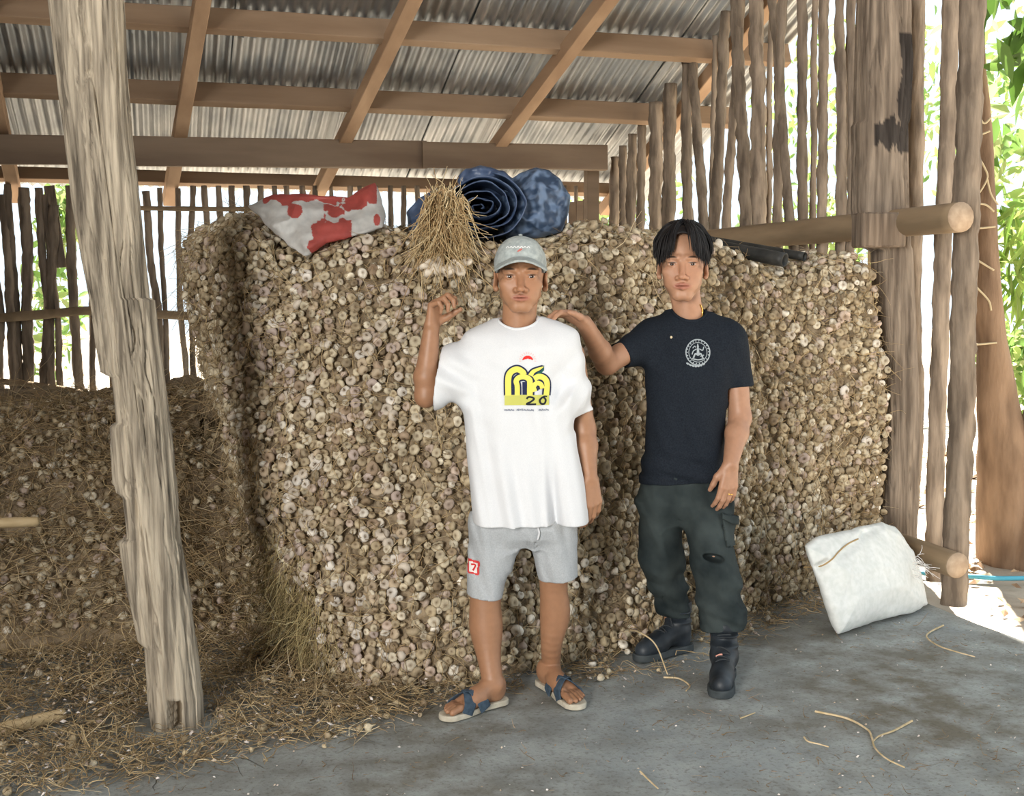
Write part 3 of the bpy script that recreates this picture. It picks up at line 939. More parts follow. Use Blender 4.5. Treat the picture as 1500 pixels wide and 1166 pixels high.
def free_floor(X):
    """X (n, k, 3): which stalks keep clear of feet, boots, post and the inside of the stack"""
    ok = np.ones(len(X), bool)
    for a, b, r in FEET:
        a, b = np.array(a)[:2], np.array(b)[:2]; e = b - a
        t = np.clip(((X[..., :2] - a) @ e) / (e @ e), -.06, 1.06)
        ok &= (np.linalg.norm(X[..., :2] - a - t[..., None] * e, axis=-1) > r).all(1)
    m = X.mean(1)
    return ok & ~in_poly(m[:, 0], m[:, 1], _fb)
def keep_stalks(V, C, X, npt=5):
    k = free_floor(X); n = int(k.sum())
    V = V.reshape(len(X), npt * 3, 3)[k].reshape(-1, 3); C = C.reshape(len(X), npt * 3, 3)[k].reshape(-1, 3)
    return V, (grid_faces(npt, 3, True)[None] + (np.arange(n) * npt * 3)[:, None, None]).reshape(-1, 4), C
LIT = [(-60, 925), (200, 930), (400, 935), (470, 985), (560, 1012), (600, 1020), (585, 1055), (500, 1085), (370, 1100), (260, 1130), (110, 1160), (-60, 1175)]
p = floor_pts(6500, LIT, 0.05); p[:, 2] = RNG.random(6500) ** 2 * 0.05
Va, Qa, Ca, Xa = straws(p, flat_dirs(6500, 0.3), RNG.uniform(0.02, 0.12, 6500), RNG.uniform(0.0010, 0.0024, 6500), 0.55, 0.22)
BASE = [(420, 985), (600, 1005), (780, 985), (960, 945), (1130, 885), (1210, 855), (1230, 880), (1100, 930), (960, 985), (860, 1000), (740, 1020), (600, 1050), (430, 1030)]
p = floor_pts(2000, BASE, 0.05); p[:, 2] = RNG.random(2000) ** 2 * 0.03
Vb, Qb, Cb, Xb = straws(p, flat_dirs(2000, 0.25), RNG.uniform(0.02, 0.12, 2000), RNG.uniform(0.0010, 0.002, 2000), 0.35, 0.2)
ALL = [(0, 1166), (0, 1130), (420, 1090), (640, 1060), (900, 1000), (1200, 930), (1380, 900), (1500, 950), (1500, 1166)]
p = floor_pts(1300, ALL); k_ = RNG.random(1300) < np.clip(0.42 + 0.75 * fbm(p[:, 0] * 2.2, p[:, 1] * 2.2, 0, 71), 0.06, 1); p = p[k_]; n_ = len(p); p[:, 2] = 0.003
Vc, Qc, Cc, Xc = straws(p, flat_dirs(n_, 0.04), RNG.uniform(0.006, 0.05, n_), RNG.uniform(0.0008, 0.0018, n_), 0.4, 0.0, col=rand_colors(n_, 0.55) * np.array((1, .8, .6)))
Va, Qa, Ca = keep_stalks(Va, Ca, Xa); Vb, Qb, Cb = keep_stalks(Vb, Cb, Xb); Vc, Qc, Cc = keep_stalks(Vc, Cc, Xc)
Vl = np.vstack([Va, Vb, Vc]); Vl[:, 2] = np.maximum(Vl[:, 2], 0.0015)
Ql = np.vstack([Qa, Qb + len(Va), Qc + len(Va) + len(Vb)])
li = link('straw_litter', np_mesh('straw_litter', Vl, Ql, cols=np.vstack([Ca, Cb, Cc])), M['straw'])
tag(li, 'loose dry garlic stalks littering the concrete floor', 'straw litter', kind='stuff')
# papery skins and crumbs
M['skin_flake'] = mat('garlic_peel', (0.62, 0.55, 0.50), (0.80, 0.76, 0.72), 30, 0.7, attr=True)
def flakes(p, s):
    n = len(p); a = RNG.uniform(0, 6.28, n)
    e1 = np.c_[np.cos(a), np.sin(a), RNG.normal(0, .3, n)] * s[:, None]; e2 = np.c_[-np.sin(a), np.cos(a), RNG.normal(0, .3, n)] * (s * RNG.uniform(.4, .9, n))[:, None]
    mid_ = p + np.c_[np.zeros(n), np.zeros(n), s * RNG.uniform(0.3, 0.8, n)]
    V = np.stack([p + e1, p + e2, p - e1, p - e2, mid_], 1).reshape(-1, 3)
    t = np.array([(0, 1, 4), (1, 2, 4), (2, 3, 4), (3, 0, 4)])
    return V, (t[None] + (np.arange(n) * 5)[:, None, None]).reshape(-1, 3)
p = np.vstack([floor_pts(1000, LIT, 0.08) + np.c_[np.zeros((1000, 2)), RNG.random(1000) ** 2 * 0.05], floor_pts(260, BASE, 0.06), floor_pts(260, ALL)]); p[:, 2] += 0.003
s_ = np.r_[RNG.uniform(0.003, 0.012, 1260), RNG.uniform(0.002, 0.006, 260)]
_k = free_floor(p[:, None, :]); p, s_ = p[_k], s_[_k]
V, T = flakes(p, s_); V[:, 2] = np.maximum(V[:, 2], 0.001)
ck = np.array([(1.0, .98, .98), (0.75, .66, .55), (0.45, .36, .26), (0.25, .19, .13)])[RNG.choice(4, len(p), p=[.38, .26, .2, .16])]
fk = link('garlic_peel_litter', np_mesh('garlic_peel_litter', V, T, cols=np.repeat(ck, 5, 0), smooth=False), M['skin_flake'])
tag(fk, 'scattered white papery garlic skins and crumbs on the floor', 'peel litter', kind='stuff')

# small loose bulbs in the litter
q = np.vstack([floor_pts(170, LIT, 0.06), floor_pts(60, BASE, 0.04)]); q = q[free_floor(q[:, None, :] + np.array([[[.02, 0, 0], [-.02, 0, 0], [0, .02, 0], [0, -.02, 0]]])[0][None])]; s_ = RNG.uniform(0.008, 0.019, len(q)); q[:, 2] = s_ * 0.8
V, fs, cc = bulbs_mesh('x', q, orient(RNG.normal(0, 1, (len(q), 3)), np.full(len(q), .3)), s_, rand_colors(len(q)), seg=8)
V[:, 2] = np.maximum(V[:, 2], 0.001)
tag(link('loose_cloves', np_mesh('loose_cloves', V, fs, cols=cc), M['garlic']), 'small loose garlic heads and cloves scattered in the straw litter', 'garlic litter', kind='stuff')
# ================================================================== distance-field modelling for people and cloth
class Vol:
    def __init__(s, lo, hi, h):
        s.lo = np.array(lo, float); s.h = h
        s.n = np.ceil((np.array(hi, float) - s.lo) / h).astype(int) + 1
        s.ax = [s.lo[i] + h * np.arange(s.n[i]) for i in range(3)]
        s.D = np.full(s.n, 9.0, np.float32)
    def sl(s, lo, hi):
        r = []
        for i in range(3):
            a = int(np.clip(math.floor((lo[i] - s.lo[i]) / s.h), 0, s.n[i])); b = int(np.clip(math.ceil((hi[i] - s.lo[i]) / s.h) + 1, 0, s.n[i]))
            r.append(slice(a, b))
        return tuple(r)
    def xyz(s, sl):
        return s.ax[0][sl[0]][:, None, None].astype(np.float32), s.ax[1][sl[1]][None, :, None].astype(np.float32), s.ax[2][sl[2]][None, None, :].astype(np.float32)
    def add(s, fn, lo, hi, k=0.01):
        m = k + 3 * s.h
        sl = s.sl(np.array(lo) - m, np.array(hi) + m)
        a = s.D[sl]
        if a.size == 0: return
        b = fn(*s.xyz(sl))
        h = np.clip(0.5 + 0.5 * (a - b) / k, 0, 1)
        s.D[sl] = a + (b - a) * h - k * h * (1 - h)
    def sub(s, fn, lo, hi, k=0.004):
        m = k + 3 * s.h
        sl = s.sl(np.array(lo) - m, np.array(hi) + m)
        a = s.D[sl]
        if a.size == 0: return
        b = -fn(*s.xyz(sl))
        h = np.clip(0.5 + 0.5 * (b - a) / k, 0, 1)
        s.D[sl] = a + (b - a) * h + k * h * (1 - h)
    def cone(s, a, b, ra, rb, k=0.012, sc=None, op='add'):
        a, b = np.array(a, float), np.array(b, float)
        r = max(ra, rb) * (max(sc) if sc else 1)
        ab = b - a; q = float(ab @ ab) + 1e-12
        def fn(x, y, z):
            px, py, pz = x - a[0], y - a[1], z - a[2]
            t = np.clip((px * ab[0] + py * ab[1] + pz * ab[2]) / q, 0, 1)
            dx, dy, dz = px - t * ab[0], py - t * ab[1], pz - t * ab[2]
            if sc: dx, dy, dz = dx / sc[0], dy / sc[1], dz / sc[2]
            return np.sqrt(dx * dx + dy * dy + dz * dz) - (ra + (rb - ra) * t)
        (s.add if op == 'add' else s.sub)(fn, np.minimum(a, b) - r, np.maximum(a, b) + r, k)
    def chain(s, P, R, k=0.012, sc=None):
        for i in range(len(P) - 1):
            s.cone(P[i], P[i + 1], R[i], R[i + 1], k, sc)
    def ell(s, c, r, k=0.012, op='add', rot=None):
        c, r = np.array(c, float), np.array(r, float)
        Rm = None if rot is None else np.array(Matrix.Rotation(rot[0], 3, rot[1]).transposed())
        def fn(x, y, z):
            px, py, pz = x - c[0], y - c[1], z - c[2]
            if Rm is not None:
                px, py, pz = (Rm[i, 0] * px + Rm[i, 1] * py + Rm[i, 2] * pz for i in range(3))
            k0 = np.sqrt((px / r[0]) ** 2 + (py / r[1]) ** 2 + (pz / r[2]) ** 2) + 1e-6
            k1 = np.sqrt((px / r[0] ** 2) ** 2 + (py / r[1] ** 2) ** 2 + (pz / r[2] ** 2) ** 2) + 1e-6
            return k0 * (k0 - 1) / k1
        m = r.max() if rot is not None else r
        (s.add if op == 'add' else s.sub)(fn, c - m, c + m, k)
    def trunk(s, rows, k=0.03, p=2.4):
        """stack of oval sections, rows (z, cx, cy, half width, half depth)"""
        T = np.array(sorted(rows), float)
        zz = np.linspace(T[0, 0], T[-1, 0], 120)
        Q = np.stack([np.interp(zz, T[:, 0], T[:, i]) for i in range(1, 5)], 1)
        for _ in range(4): Q[1:-1] = (Q[:-2] + 2 * Q[1:-1] + Q[2:]) / 4
        def fn(x, y, z):
            cx, cy, a, b = (np.interp(z.ravel(), zz, Q[:, i]).astype(np.float32)[None, None, :] for i in range(4))
            u = np.abs((x - cx) / a); w = np.abs((y - cy) / b)
            d = ((u ** p + w ** p) ** (1 / p) - 1) * np.minimum(a, b)
            return np.maximum(d, np.maximum(T[0, 0] - z, z - T[-1, 0]))
        lo = (T[:, 1] - T[:, 3]).min(), (T[:, 2] - T[:, 4]).min(), T[0, 0]
        hi = (T[:, 1] + T[:, 3]).max(), (T[:, 2] + T[:, 4]).max(), T[-1, 0]
        s.add(fn, lo, hi, k)
    def relief(s, fn2):
        """cloth relief: fn2(x, z) for the front, with another value behind"""
        x, z = s.ax[0][:, None], s.ax[2][None, :]
        f = fn2(x, z, 0).astype(np.float32)[:, None, :]; b = fn2(x, z, 1).astype(np.float32)[:, None, :]
        w = np.clip(0.5 - s.ax[1] / 0.08, 0, 1).astype(np.float32)[None, :, None]
        s.D += f * w + b * (1 - w)
    def shell(s, t):
        s.D = np.maximum(s.D, -(s.D + t))
    def cut(s, p, n):
        """remove the side the normal n points to"""
        p, n = np.array(p, float), np.array(n, float); n /= np.linalg.norm(n)
        x, y, z = s.xyz((slice(None),) * 3)
        s.D = np.maximum(s.D, ((x - p[0]) * n[0] + (y - p[1]) * n[1] + (z - p[2]) * n[2]).astype(np.float32))
    def cut_near(s, p, n, c, r):
        """the same cut, only within r of c"""
        p, n = np.array(p, float), np.array(n, float); n /= np.linalg.norm(n)
        x, y, z = s.xyz((slice(None),) * 3)
        g = (x - p[0]) * n[0] + (y - p[1]) * n[1] + (z - p[2]) * n[2]
        m = np.sqrt((x - c[0]) ** 2 + (y - c[1]) ** 2 + (z - c[2]) ** 2) - r
        s.D = np.maximum(s.D, -np.maximum(-g, m)).astype(np.float32)
    def mesh(s, smooth=2):
        D = s.D.copy()
        for ax in range(3):     # seal at the volume's edge
            i = [slice(None)] * 3
            for e in (0, -1):
                i[ax] = e; D[tuple(i)] = np.maximum(D[tuple(i)], s.h)
                i[ax] = slice(None)
        ins = D < 0
        nx, ny, nz = D.shape
        cnt = np.zeros((nx - 1, ny - 1, nz - 1), np.int8)
        for a in (0, 1):
            for b in (0, 1):
                for c in (0, 1):
                    cnt += ins[a:nx - 1 + a, b:ny - 1 + b, c:nz - 1 + c]
        act = (cnt > 0) & (cnt < 8)
        I = np.argwhere(act)
        idx = np.full(act.shape, -1, np.int64); idx[tuple(I.T)] = np.arange(len(I))
        cor = np.array([(a, b, c) for a in (0, 1) for b in (0, 1) for c in (0, 1)])
        val = np.stack([D[tuple((I + c).T)] for c in cor], 1)
        acc = np.zeros((len(I), 3)); num = np.zeros(len(I))
        for i in range(8):
            for j in range(i + 1, 8):
                if np.abs(cor[i] - cor[j]).sum() != 1: continue
                m = (val[:, i] < 0) != (val[:, j] < 0)
                t = val[m, i] / (val[m, i] - val[m, j])
                acc[m] += cor[i] + (cor[j] - cor[i]) * t[:, None]; num[m] += 1
        V = s.lo + s.h * (I + acc / num[:, None])
        Fs = []
        for ax in range(3):
            a1, a2 = (ax + 1) % 3, (ax + 2) % 3
            e = np.zeros(3, int); e[ax] = 1
            A = ins[:-1] if ax == 0 else ins[:, :-1] if ax == 1 else ins[:, :, :-1]
            B = ins[1:] if ax == 0 else ins[:, 1:] if ax == 1 else ins[:, :, 1:]
            E = np.argwhere(A != B)
            E = E[(E[:, a1] > 0) & (E[:, a2] > 0) & (E[:, a1] < D.shape[a1] - 1) & (E[:, a2] < D.shape[a2] - 1)]
            flip = ~ins[tuple(E.T)]
            d1 = np.zeros(3, int); d1[a1] = 1; d2 = np.zeros(3, int); d2[a2] = 1
            q = np.stack([idx[tuple((E - d1 - d2).T)], idx[tuple((E - d2).T)], idx[tuple(E.T)], idx[tuple((E - d1).T)]], 1)
            q[flip] = q[flip][:, ::-1]
            Fs.append(q)
        Fq = np.concatenate(Fs)
        for _ in range(smooth):
            a = np.zeros_like(V); n = np.zeros(len(V))
            for i in range(4):
                j = (i + 1) % 4
                np.add.at(a, Fq[:, i], V[Fq[:, j]]); np.add.at(n, Fq[:, i], 1)
                np.add.at(a, Fq[:, j], V[Fq[:, i]]); np.add.at(n, Fq[:, j], 1)
            V = V * 0.45 + 0.55 * a / np.maximum(n, 1)[:, None]
        return V, Fq

def unit(v):
    v = np.array(v, float); return v / np.linalg.norm(v)

def hand_geo(wrist, f, n, right, s=1.0, curl=(35, 40, 25), thumb=(0.55, 0.35), spread=0.05, curls=None):
    """joint chains of a hand; f finger direction, n palm normal"""
    f, n = unit(f), np.array(n, float); n = unit(n - f * (n @ f))
    side = np.cross(f, n) if right else np.cross(n, f)      # thumb side
    w = np.array(wrist, float)
    ch = []
    Ls = [(.043, .026, .021), (.047, .030, .022), (.043, .028, .022), (.034, .021, .019)]
    offs = [.027, .009, -.010, -.027]; palm = [.088, .091, .086, .078]
    for i in range(4):
        base = w + side * offs[i] * 0.55 * s + f * 0.012 * s
        kn = w + side * offs[i] * s + f * palm[i] * s - n * 0.004 * s
        pts = [base, kn]; d = unit(f + side * spread * (1.5 - i))
        ang = 0
        cu = curls[i] if curls else curl
        for j in range(3):
            ang += math.radians(cu[j])
            dd = unit(d * math.cos(ang) + n * math.sin(ang))
            pts.append(pts[-1] + dd * Ls[i][j] * s)
        fr = (1.0, 1.03, 0.98, 0.88)[i] * s
        ch.append((pts, [.017 * s, .0125 * fr, .0098 * fr, .0086 * fr, .0068 * fr]))
    tb = w + f * 0.018 * s + side * 0.020 * s
    d1 = unit(f * 0.75 + side * thumb[0] + n * thumb[1]); d2 = unit(f * 0.9 + side * thumb[0] * 0.35 + n * thumb[1] * 1.2)
    t1 = tb + d1 * .044 * s; t2 = t1 + d2 * .032 * s; t3 = t2 + unit(d2 + n * 0.15) * .026 * s
    ch.append(([tb, t1, t2, t3], [.017 * s, .0125 * s, .0105 * s, .0082 * s]))
    return ch
def hand(vol, *a, **k):
    ch = hand_geo(*a, **k)
    for pts, R in ch[:4]: vol.cone(pts[0], pts[1], R[0], R[1], 0.012)
    for pts, R in ch[:4]: vol.chain(pts[1:], R[1:], 0.0035)
    vol.chain(ch[4][0], ch[4][1], 0.007)
    return ch

def head(vol, o, hs, neck_to, neck_r, jaw=1.0, zf=1.0):
    """skull, face, ears and neck; o = midpoint between the eyes' level and the ear line; zf stretches the lower face"""
    o = np.array(o, float)
    p = lambda x, y, z: o + hs * np.array((x, y, z * (zf if z < 0 else 1)))
    r3 = lambda *a: hs * np.array(a)
    vol.ell(p(0, .016, .036), r3(.0745, .096, .084), .01)
    vol.ell(p(0, -.022, -.022), r3(.0655, .064, .075 * zf), .02 * hs)
    vol.cone(p(-.010, -.066, -.090), p(.010, -.066, -.090), .0165 * hs, .0165 * hs, .022 * hs)
    for sx in (-1, 1):
        vol.cone(p(sx * .047 * jaw, .004, -.052), p(sx * .019, -.060, -.091), .0125 * hs, .0135 * hs, .018 * hs)
        vol.ell(p(sx * .045, -.058, -.022), r3(.0205, .0165, .0165), .014 * hs)
        vol.ell(p(sx * .030, -.058, -.052), r3(.025, .020, .028), .018 * hs)
        vol.cone(p(sx * .014, -.082, .020), p(sx * .048, -.066, .018), .0085 * hs, .0075 * hs, .012 * hs)
    for sx in (-1, 1):
        vol.ell(p(sx * .033, -.094, .002), r3(.019, .014, .0105), .010 * hs, 'sub')
        vol.ell(p(sx * .033, -.067, .001), r3(.0180, .0160, .0130), .005 * hs)
        vol.ell(p(sx * .033, -.088, -.0005), r3(.0160, .013, .0047), .0014 * hs, 'sub', rot=(sx * -0.09, 'Y'))
    vol.cone(p(0, -.081, .006), p(0, -.100, -.034), .0078 * hs, .0105 * hs, .010 * hs)
    vol.ell(p(0, -.104, -.0375), r3(.0120, .0105, .0095), .005 * hs)
    for sx in (-1, 1):
        vol.ell(p(sx * .0150, -.092, -.0400), r3(.0085, .0105, .0078), .005 * hs)
        vol.ell(p(sx * .0080, -.1010, -.0470), r3(.0042, .0055, .0032), .002 * hs, 'sub')
    vol.ell(p(0, -.067, -.061), r3(.037, .021, .022 * zf), .016 * hs)
    for sx in (-1, 1):
        vol.cone(p(sx * .004, -.0885, -.0585), p(sx * .0275, -.0800, -.0630), .0056 * hs, .0040 * hs, .0035 * hs)
        vol.cone(p(0, -.0880, -.0705), p(sx * .0250, -.0800, -.0645), .0072 * hs, .0042 * hs, .0035 * hs)
    vol.ell(p(0, -.095, -.0638), r3(.0295, .014, .0013), .0018 * hs, 'sub')
    vol.ell(p(0, -.099, -.0505), r3(.0032, .008, .0055), .004 * hs, 'sub')
    vol.ell(p(0, -.098, -.0795), r3(.016, .010, .0045), .008 * hs, 'sub')
    for sx in (-1, 1):
        vol.ell(p(sx * .077, .010, -.012), r3(.0075, .019, .031), .004 * hs, rot=(sx * 0.40, 'Z'))
        vol.ell(p(sx * .086, .002, -.008), r3(.006, .010, .018), .004 * hs, 'sub')
        vol.ell(p(sx * .074, .006, -.036), r3(.008, .009, .009), .004 * hs)
    nt = np.array(neck_to, float)
    vol.cone(p(0, .022, -.045), nt, neck_r * 0.90, neck_r * 1.06, .014)
    vol.cone(p(-.042, .012, -.055), nt + np.array((-.012, -.035, 0)), .014, .015, .02)
    vol.cone(p(.042, .012, -.055), nt + np.array((.012, -.035, 0)), .014, .015, .02)

def turn(V, o, a):
    """turn the head about its axis, easing out down the neck"""
    w = np.clip((V[:, 2] - (o[2] - .26)) / .11, 0, 1) * a
    x, y = V[:, 0] - o[0], V[:, 1] - o[1]
    return np.stack([o[0] + x * np.cos(w) - y * np.sin(w), o[1] + x * np.sin(w) + y * np.cos(w), V[:, 2]], -1)

def face_colors(V, o, hs, base, hairline=None, beard=0.0, zf=1.0):
    q = (V - np.array(o)) / hs
    x, y, z = q.T
    z = np.where(z < 0, z / zf, z)
    c = np.tile(np.array(base, float), (len(V), 1))
    def blend(m, col):
        nonlocal c
        m = np.clip(m, 0, 1)[:, None]; c = c * (1 - m) + np.array(col) * m
    ax = np.abs(x)
    front = (y < -.055)
    blend(np.clip(1.3 - np.hypot(x / .05, (z + .03) / .04), 0, 1) * 0.25 * front, np.array(base) * np.array((1.15, .88, .82)))
    # lips
    lip = np.clip(2.2 * (1.12 - np.hypot(x / .0295, (z + .0640) / .0112)), 0, 1) * (y < -.070)
    blend(lip * 0.85, (0.36, 0.135, 0.095))
    # brows, lashes, nostrils
    zb = .0215 + .004 * np.cos((ax - .033) / .02 * 1.4) - .002
    brow = np.clip(2.5 * (1 - np.hypot((ax - .034) / .019, (z - zb) / .0042)), 0, 1) * front
    blend(brow * 0.9, (0.018, 0.013, 0.010))
    lid = np.clip(2.0 * (1 - np.hypot((ax - .033) / .0180, (z - .0050) / .0026)), 0, 1) * front
    blend(lid * 0.92, (0.015, 0.010, 0.008))
    if beard: blend(np.clip(1.2 * (1 - np.hypot(x / .028, (z + .0525) / .007)), 0, 1) * beard * front, (0.07, 0.05, 0.04))
    if hairline is not None: blend(hairline(x, y, z), (0.012, 0.010, 0.010))
    return c

M['skin'] = mat('skin', (0.90, 0.90, 0.90), (1.0, 1.0, 1.0), 45, 0.48, 0.12, 300, attr=True, spec=0.45, dist=0.001, sss=0.06)
M['eye'] = mat('eyeball', (1, 1, 1), None, 5, 0.12, attr=True, spec=0.6)
M['hair'] = mat('black_hair', (0.006, 0.005, 0.006), (0.014, 0.012, 0.012), 80, 0.5, 0.3, 200, (1, 1, 0.3), spec=0.25, dist=0.002)

def eye_mesh(c, hs, sx, gaze=(0, -1, 0)):
    n, m = 16, 20
    ph = np.linspace(0, np.pi, n); th = np.linspace(0, 2 * np.pi, m, endpoint=False)
    g = unit(gaze); a = unit(np.cross(g, (0, 0, 1))); b = np.cross(a, g)
    V = (np.cos(ph)[:, None, None] * g + np.sin(ph)[:, None, None] * (np.cos(th)[None, :, None] * a + np.sin(th)[None, :, None] * b)).reshape(-1, 3) * 0.0130 * hs + np.array(c)
    d = np.repeat(ph, m)
    col = np.where(d[:, None] < 0.20, (0.004, 0.003, 0.003), np.where(d[:, None] < 0.50, (0.035, 0.016, 0.008), (0.62, 0.56, 0.52)))
    return np_mesh('eye', V, grid_faces(n, m, True), cols=col)

class Person:
    def __init__(s, d0, label, feet_px):
        s.d0 = d0
        s.x0 = s.raw(*feet_px, 0)[0]
        base = lev(s.x0, d0, 0)
        s.root = empty('person', base, -YAW)
        tag(s.root, label, 'person')
    def raw(s, px, py, y):
        a, b, c = ray(px, py); t = (s.d0 + y) / b
        return np.array((a * t, y, H + c * t))
    def L(s, px, py, y=0.0):
        p = s.raw(px, py, y); p[0] -= s.x0
        return p
    def G(s, px, py, z=0.0):
        """floor point in the person's own frame"""
        a, b, c = ray(px, py); t = (z - H) / c
        return np.array((a * t - s.x0, b * t - s.d0, z))
    def part(s, name, V, Fq, m, cols=None, parent=None, smooth=True):
        return link(name, np_mesh(name, V, Fq, smooth=smooth, cols=cols), m, parent or s.root)

def join_parts(parts):
    V, Fa, C = [], [], []
    n = 0
    for v, f, c in parts:
        V.append(v); Fa.append(f + n); C.append(c); n += len(v)
    return np.vstack(V), np.vstack(Fa), np.vstack(C)

def bbox_vol(P, R, h, m=0.02):
    P = np.array(P); r = np.max(R)
    return Vol(P.min(0) - r - m, P.max(0) + r + m, h)

def foot_vol(heel, toe, ankle, shin, r_shin, side, z0=0.022):
    """bare foot and shin; side +1 when the big toe lies to the left of heel->toe"""
    heel, toe = np.array(heel, float), np.array(toe, float)
    t = toe - heel; t[2] = 0; Lf = np.linalg.norm(t); t /= Lf
    w = np.array((-t[1], t[0], 0.0)) * side           # toward the big toe
    P = [heel, toe, ankle] + list(shin)
    v = Vol(np.min(P, 0) - 0.075, np.max(P, 0) + 0.075, 0.0028)
    g = lambda a, b, z: heel + t * a * Lf + w * b + np.array((0, 0, z0 + z))
    v.cone(g(.13, 0, .028), g(.17, 0, .045), .030, .028, .02)
    v.cone(g(.15, .0, .055), g(.55, .006, .036), .034, .030, .03, )
    v.cone(g(.18, -.004, .022), g(.62, -.018, .014), .025, .020, .03)
    v.cone(g(.45, .018, .028), g(.70, .026, .018), .026, .019, .025)
    v.cone(g(.45, -.016, .020), g(.66, -.032, .013), .020, .014, .02)
    tl = [(.70, .93, .030, .0125), (.71, .95, .010, .0088), (.70, .92, -.008, .0082), (.67, .875, -.023, .0078), (.64, .825, -.037, .0075)]
    for a, b, o, r in tl:
        v.chain([g(a, o, .016), g((a + b) / 2, o, .0165), g(b, o * 1.04, .0095)], [r * 1.1, r, r * 0.95], .004)
    an = np.array(ankle, float)
    v.cone(g(.20, 0, .05), an, .034, r_shin[0], .03)
    for sx in (-1, 1): v.ell(an + w * sx * r_shin[0] * 0.80 + np.array((0, 0, -.008)), (.011, .011, .013), .015)
    Ps = smooth_path([an] + list(shin), 22); Rs = smooth_path(np.array(r_shin)[:, None], 22)[:, 0]
    v.chain(list(Ps), list(Rs), .004)
    return v, g, t, w, Lf
# ================================================================== the man in the white shirt and cap
SK1 = np.array((0.37, 0.190, 0.105)); SK1d = SK1 * 0.92
p1 = Person(4.35, 'young man in a white printed t-shirt, grey shorts and grey cap raising one hand', (765, 1030))
L = p1.L
parts = []
# head and neck
hs1 = 1.14
o1 = L(762.5, 406, -0.03)
v = Vol(o1 - np.array((.115, .15, .28)), o1 + np.array((.115, .15, .16)), 0.0019)
nb = L(759, 500, 0.03)
head(v, o1, hs1, nb, 0.062, 1.05)
V, Fq = v.mesh(1)
parts.append((V, Fq, face_colors(V, o1, hs1, SK1, lambda x, y, z: np.clip((y + .005 + 0.3 * (z - .01)) * 60, 0, 1) * (z > -.075 + 0.0 * y) * (np.abs(x) < .0785) * (y > 0.018) + (np.abs(x) > .06) * (y > -.035) * (z > .012) * (np.abs(x) < .079), beard=0.35)))
# his right arm, raised
sh, el, wr = L(696, 520, 0.02), L(624, 580, -0.055), L(632, 480, -0.06)
pa = [sh, el, wr]
v = Vol(np.min(pa, 0) - np.array((.09, .10, .07)), np.max(pa, 0) + np.array((.13, .10, .16)), 0.0026)
v.chain([sh, sh * .45 + el * .55, el], [.046, .042, .039], .012)
v.cone(el, el * .72 + wr * .28 + np.array((-.004, 0, 0)), .036, .042, .02)
v.cone(el * .72 + wr * .28 + np.array((-.004, 0, 0)), wr, .042, .0275, .02)
hand(v, wr, (.22, -.05, .97), (.86, -.50, 0), True, s=1.0, thumb=(.55, .75),
     curls=[(38, 62, 40), (48, 66, 42), (56, 70, 44), (62, 72, 45)], spread=0.06)
V, Fq = v.mesh(2)
parts.append((V, Fq, np.tile(SK1 * 0.92, (len(V), 1))))
# his left arm, hanging
sh, el, wr = L(835, 520, 0.02), L(855, 628, 0.05), L(864, 700, -0.02)
v = Vol(np.min([sh, el, wr], 0) - np.array((.09, .10, .22)), np.max([sh, el, wr], 0) + np.array((.09, .09, .07)), 0.0026)
v.chain([sh, el, el * .65 + wr * .35, wr], [.052, .041, .040, .027], .02)
hand(v, wr, (.06, -.12, -1), (-.45, .90, 0), False, s=1.08, curl=(22, 30, 20), thumb=(.5, .35))
V, Fq = v.mesh(2)
parts.append((V, Fq, np.tile(SK1d, (len(V), 1))))
# legs and feet
G = p1.G
hl, tl_ = G(738, 1029), G(648, 1056)
an = L(722, 1000, hl[1] - 0.045); an[1] = hl[1] - 0.045
v, gL, tL, wL, LfL = foot_vol(hl, tl_, an, [L(716, 960, -.02), L(712, 918, 0.0), L(711, 880, -.005), L(716, 840, 0.0), L(730, 790, 0.02)], [.036, .043, .060, .055, .066, .078], 1)
V, Fq = v.mesh(2); parts.append((V, Fq, np.tile(SK1d, (len(V), 1))))
hr_, tr_ = G(793, 1001), G(851, 1041)
an = L(807, 978, hr_[1] - 0.04); an[1] = hr_[1] - 0.04
v, gR, tR, wR, LfR = foot_vol(hr_, tr_, an, [L(808, 940, .11), L(813, 900, .09), L(811, 860, .06), L(812, 820, .04), L(806, 790, 0.03)], [.033, .040, .055, .050, .062, .075], -1)
V, Fq = v.mesh(2); parts.append((V, Fq, np.tile(SK1d, (len(V), 1))))
# trunk under the clothes carries the limbs
v = Vol((-.26, -.16, .70), (.26, .2, 1.50), 0.008)
zc = lambda y: L(760, y)[2]
def rows(pf, data):
    out = []
    for y, xl, xr, cy, b in data:
        a, c = pf(xl, y, cy), pf(xr, y, cy)
        out.append((a[2], (a[0] + c[0]) / 2, cy, (c[0] - a[0]) / 2, b))
    return out
v.trunk(rows(L, [(486, 735, 785, .03, .05), (505, 690, 828, .02, .085), (560, 702, 822, .02, .10), (680, 705, 828, .02, .10), (800, 702, 832, .03, .105)]))
v.chain([L(770, 500, .03), nb], [.06, .06], .03)
V, Fq = v.mesh(1); parts.append((V, Fq, np.tile(SK1, (len(V), 1))))
V, Fq, C = join_parts(parts)
body1 = p1.part('body', V, Fq, M['skin'], C)
for sx in (-1, 1):
    c = o1 + hs1 * np.array((sx * .033, -.0675, 0.0))
    link('eye', eye_mesh(c, hs1, sx, (0.02, -1, -.02)), M['eye'], body1)

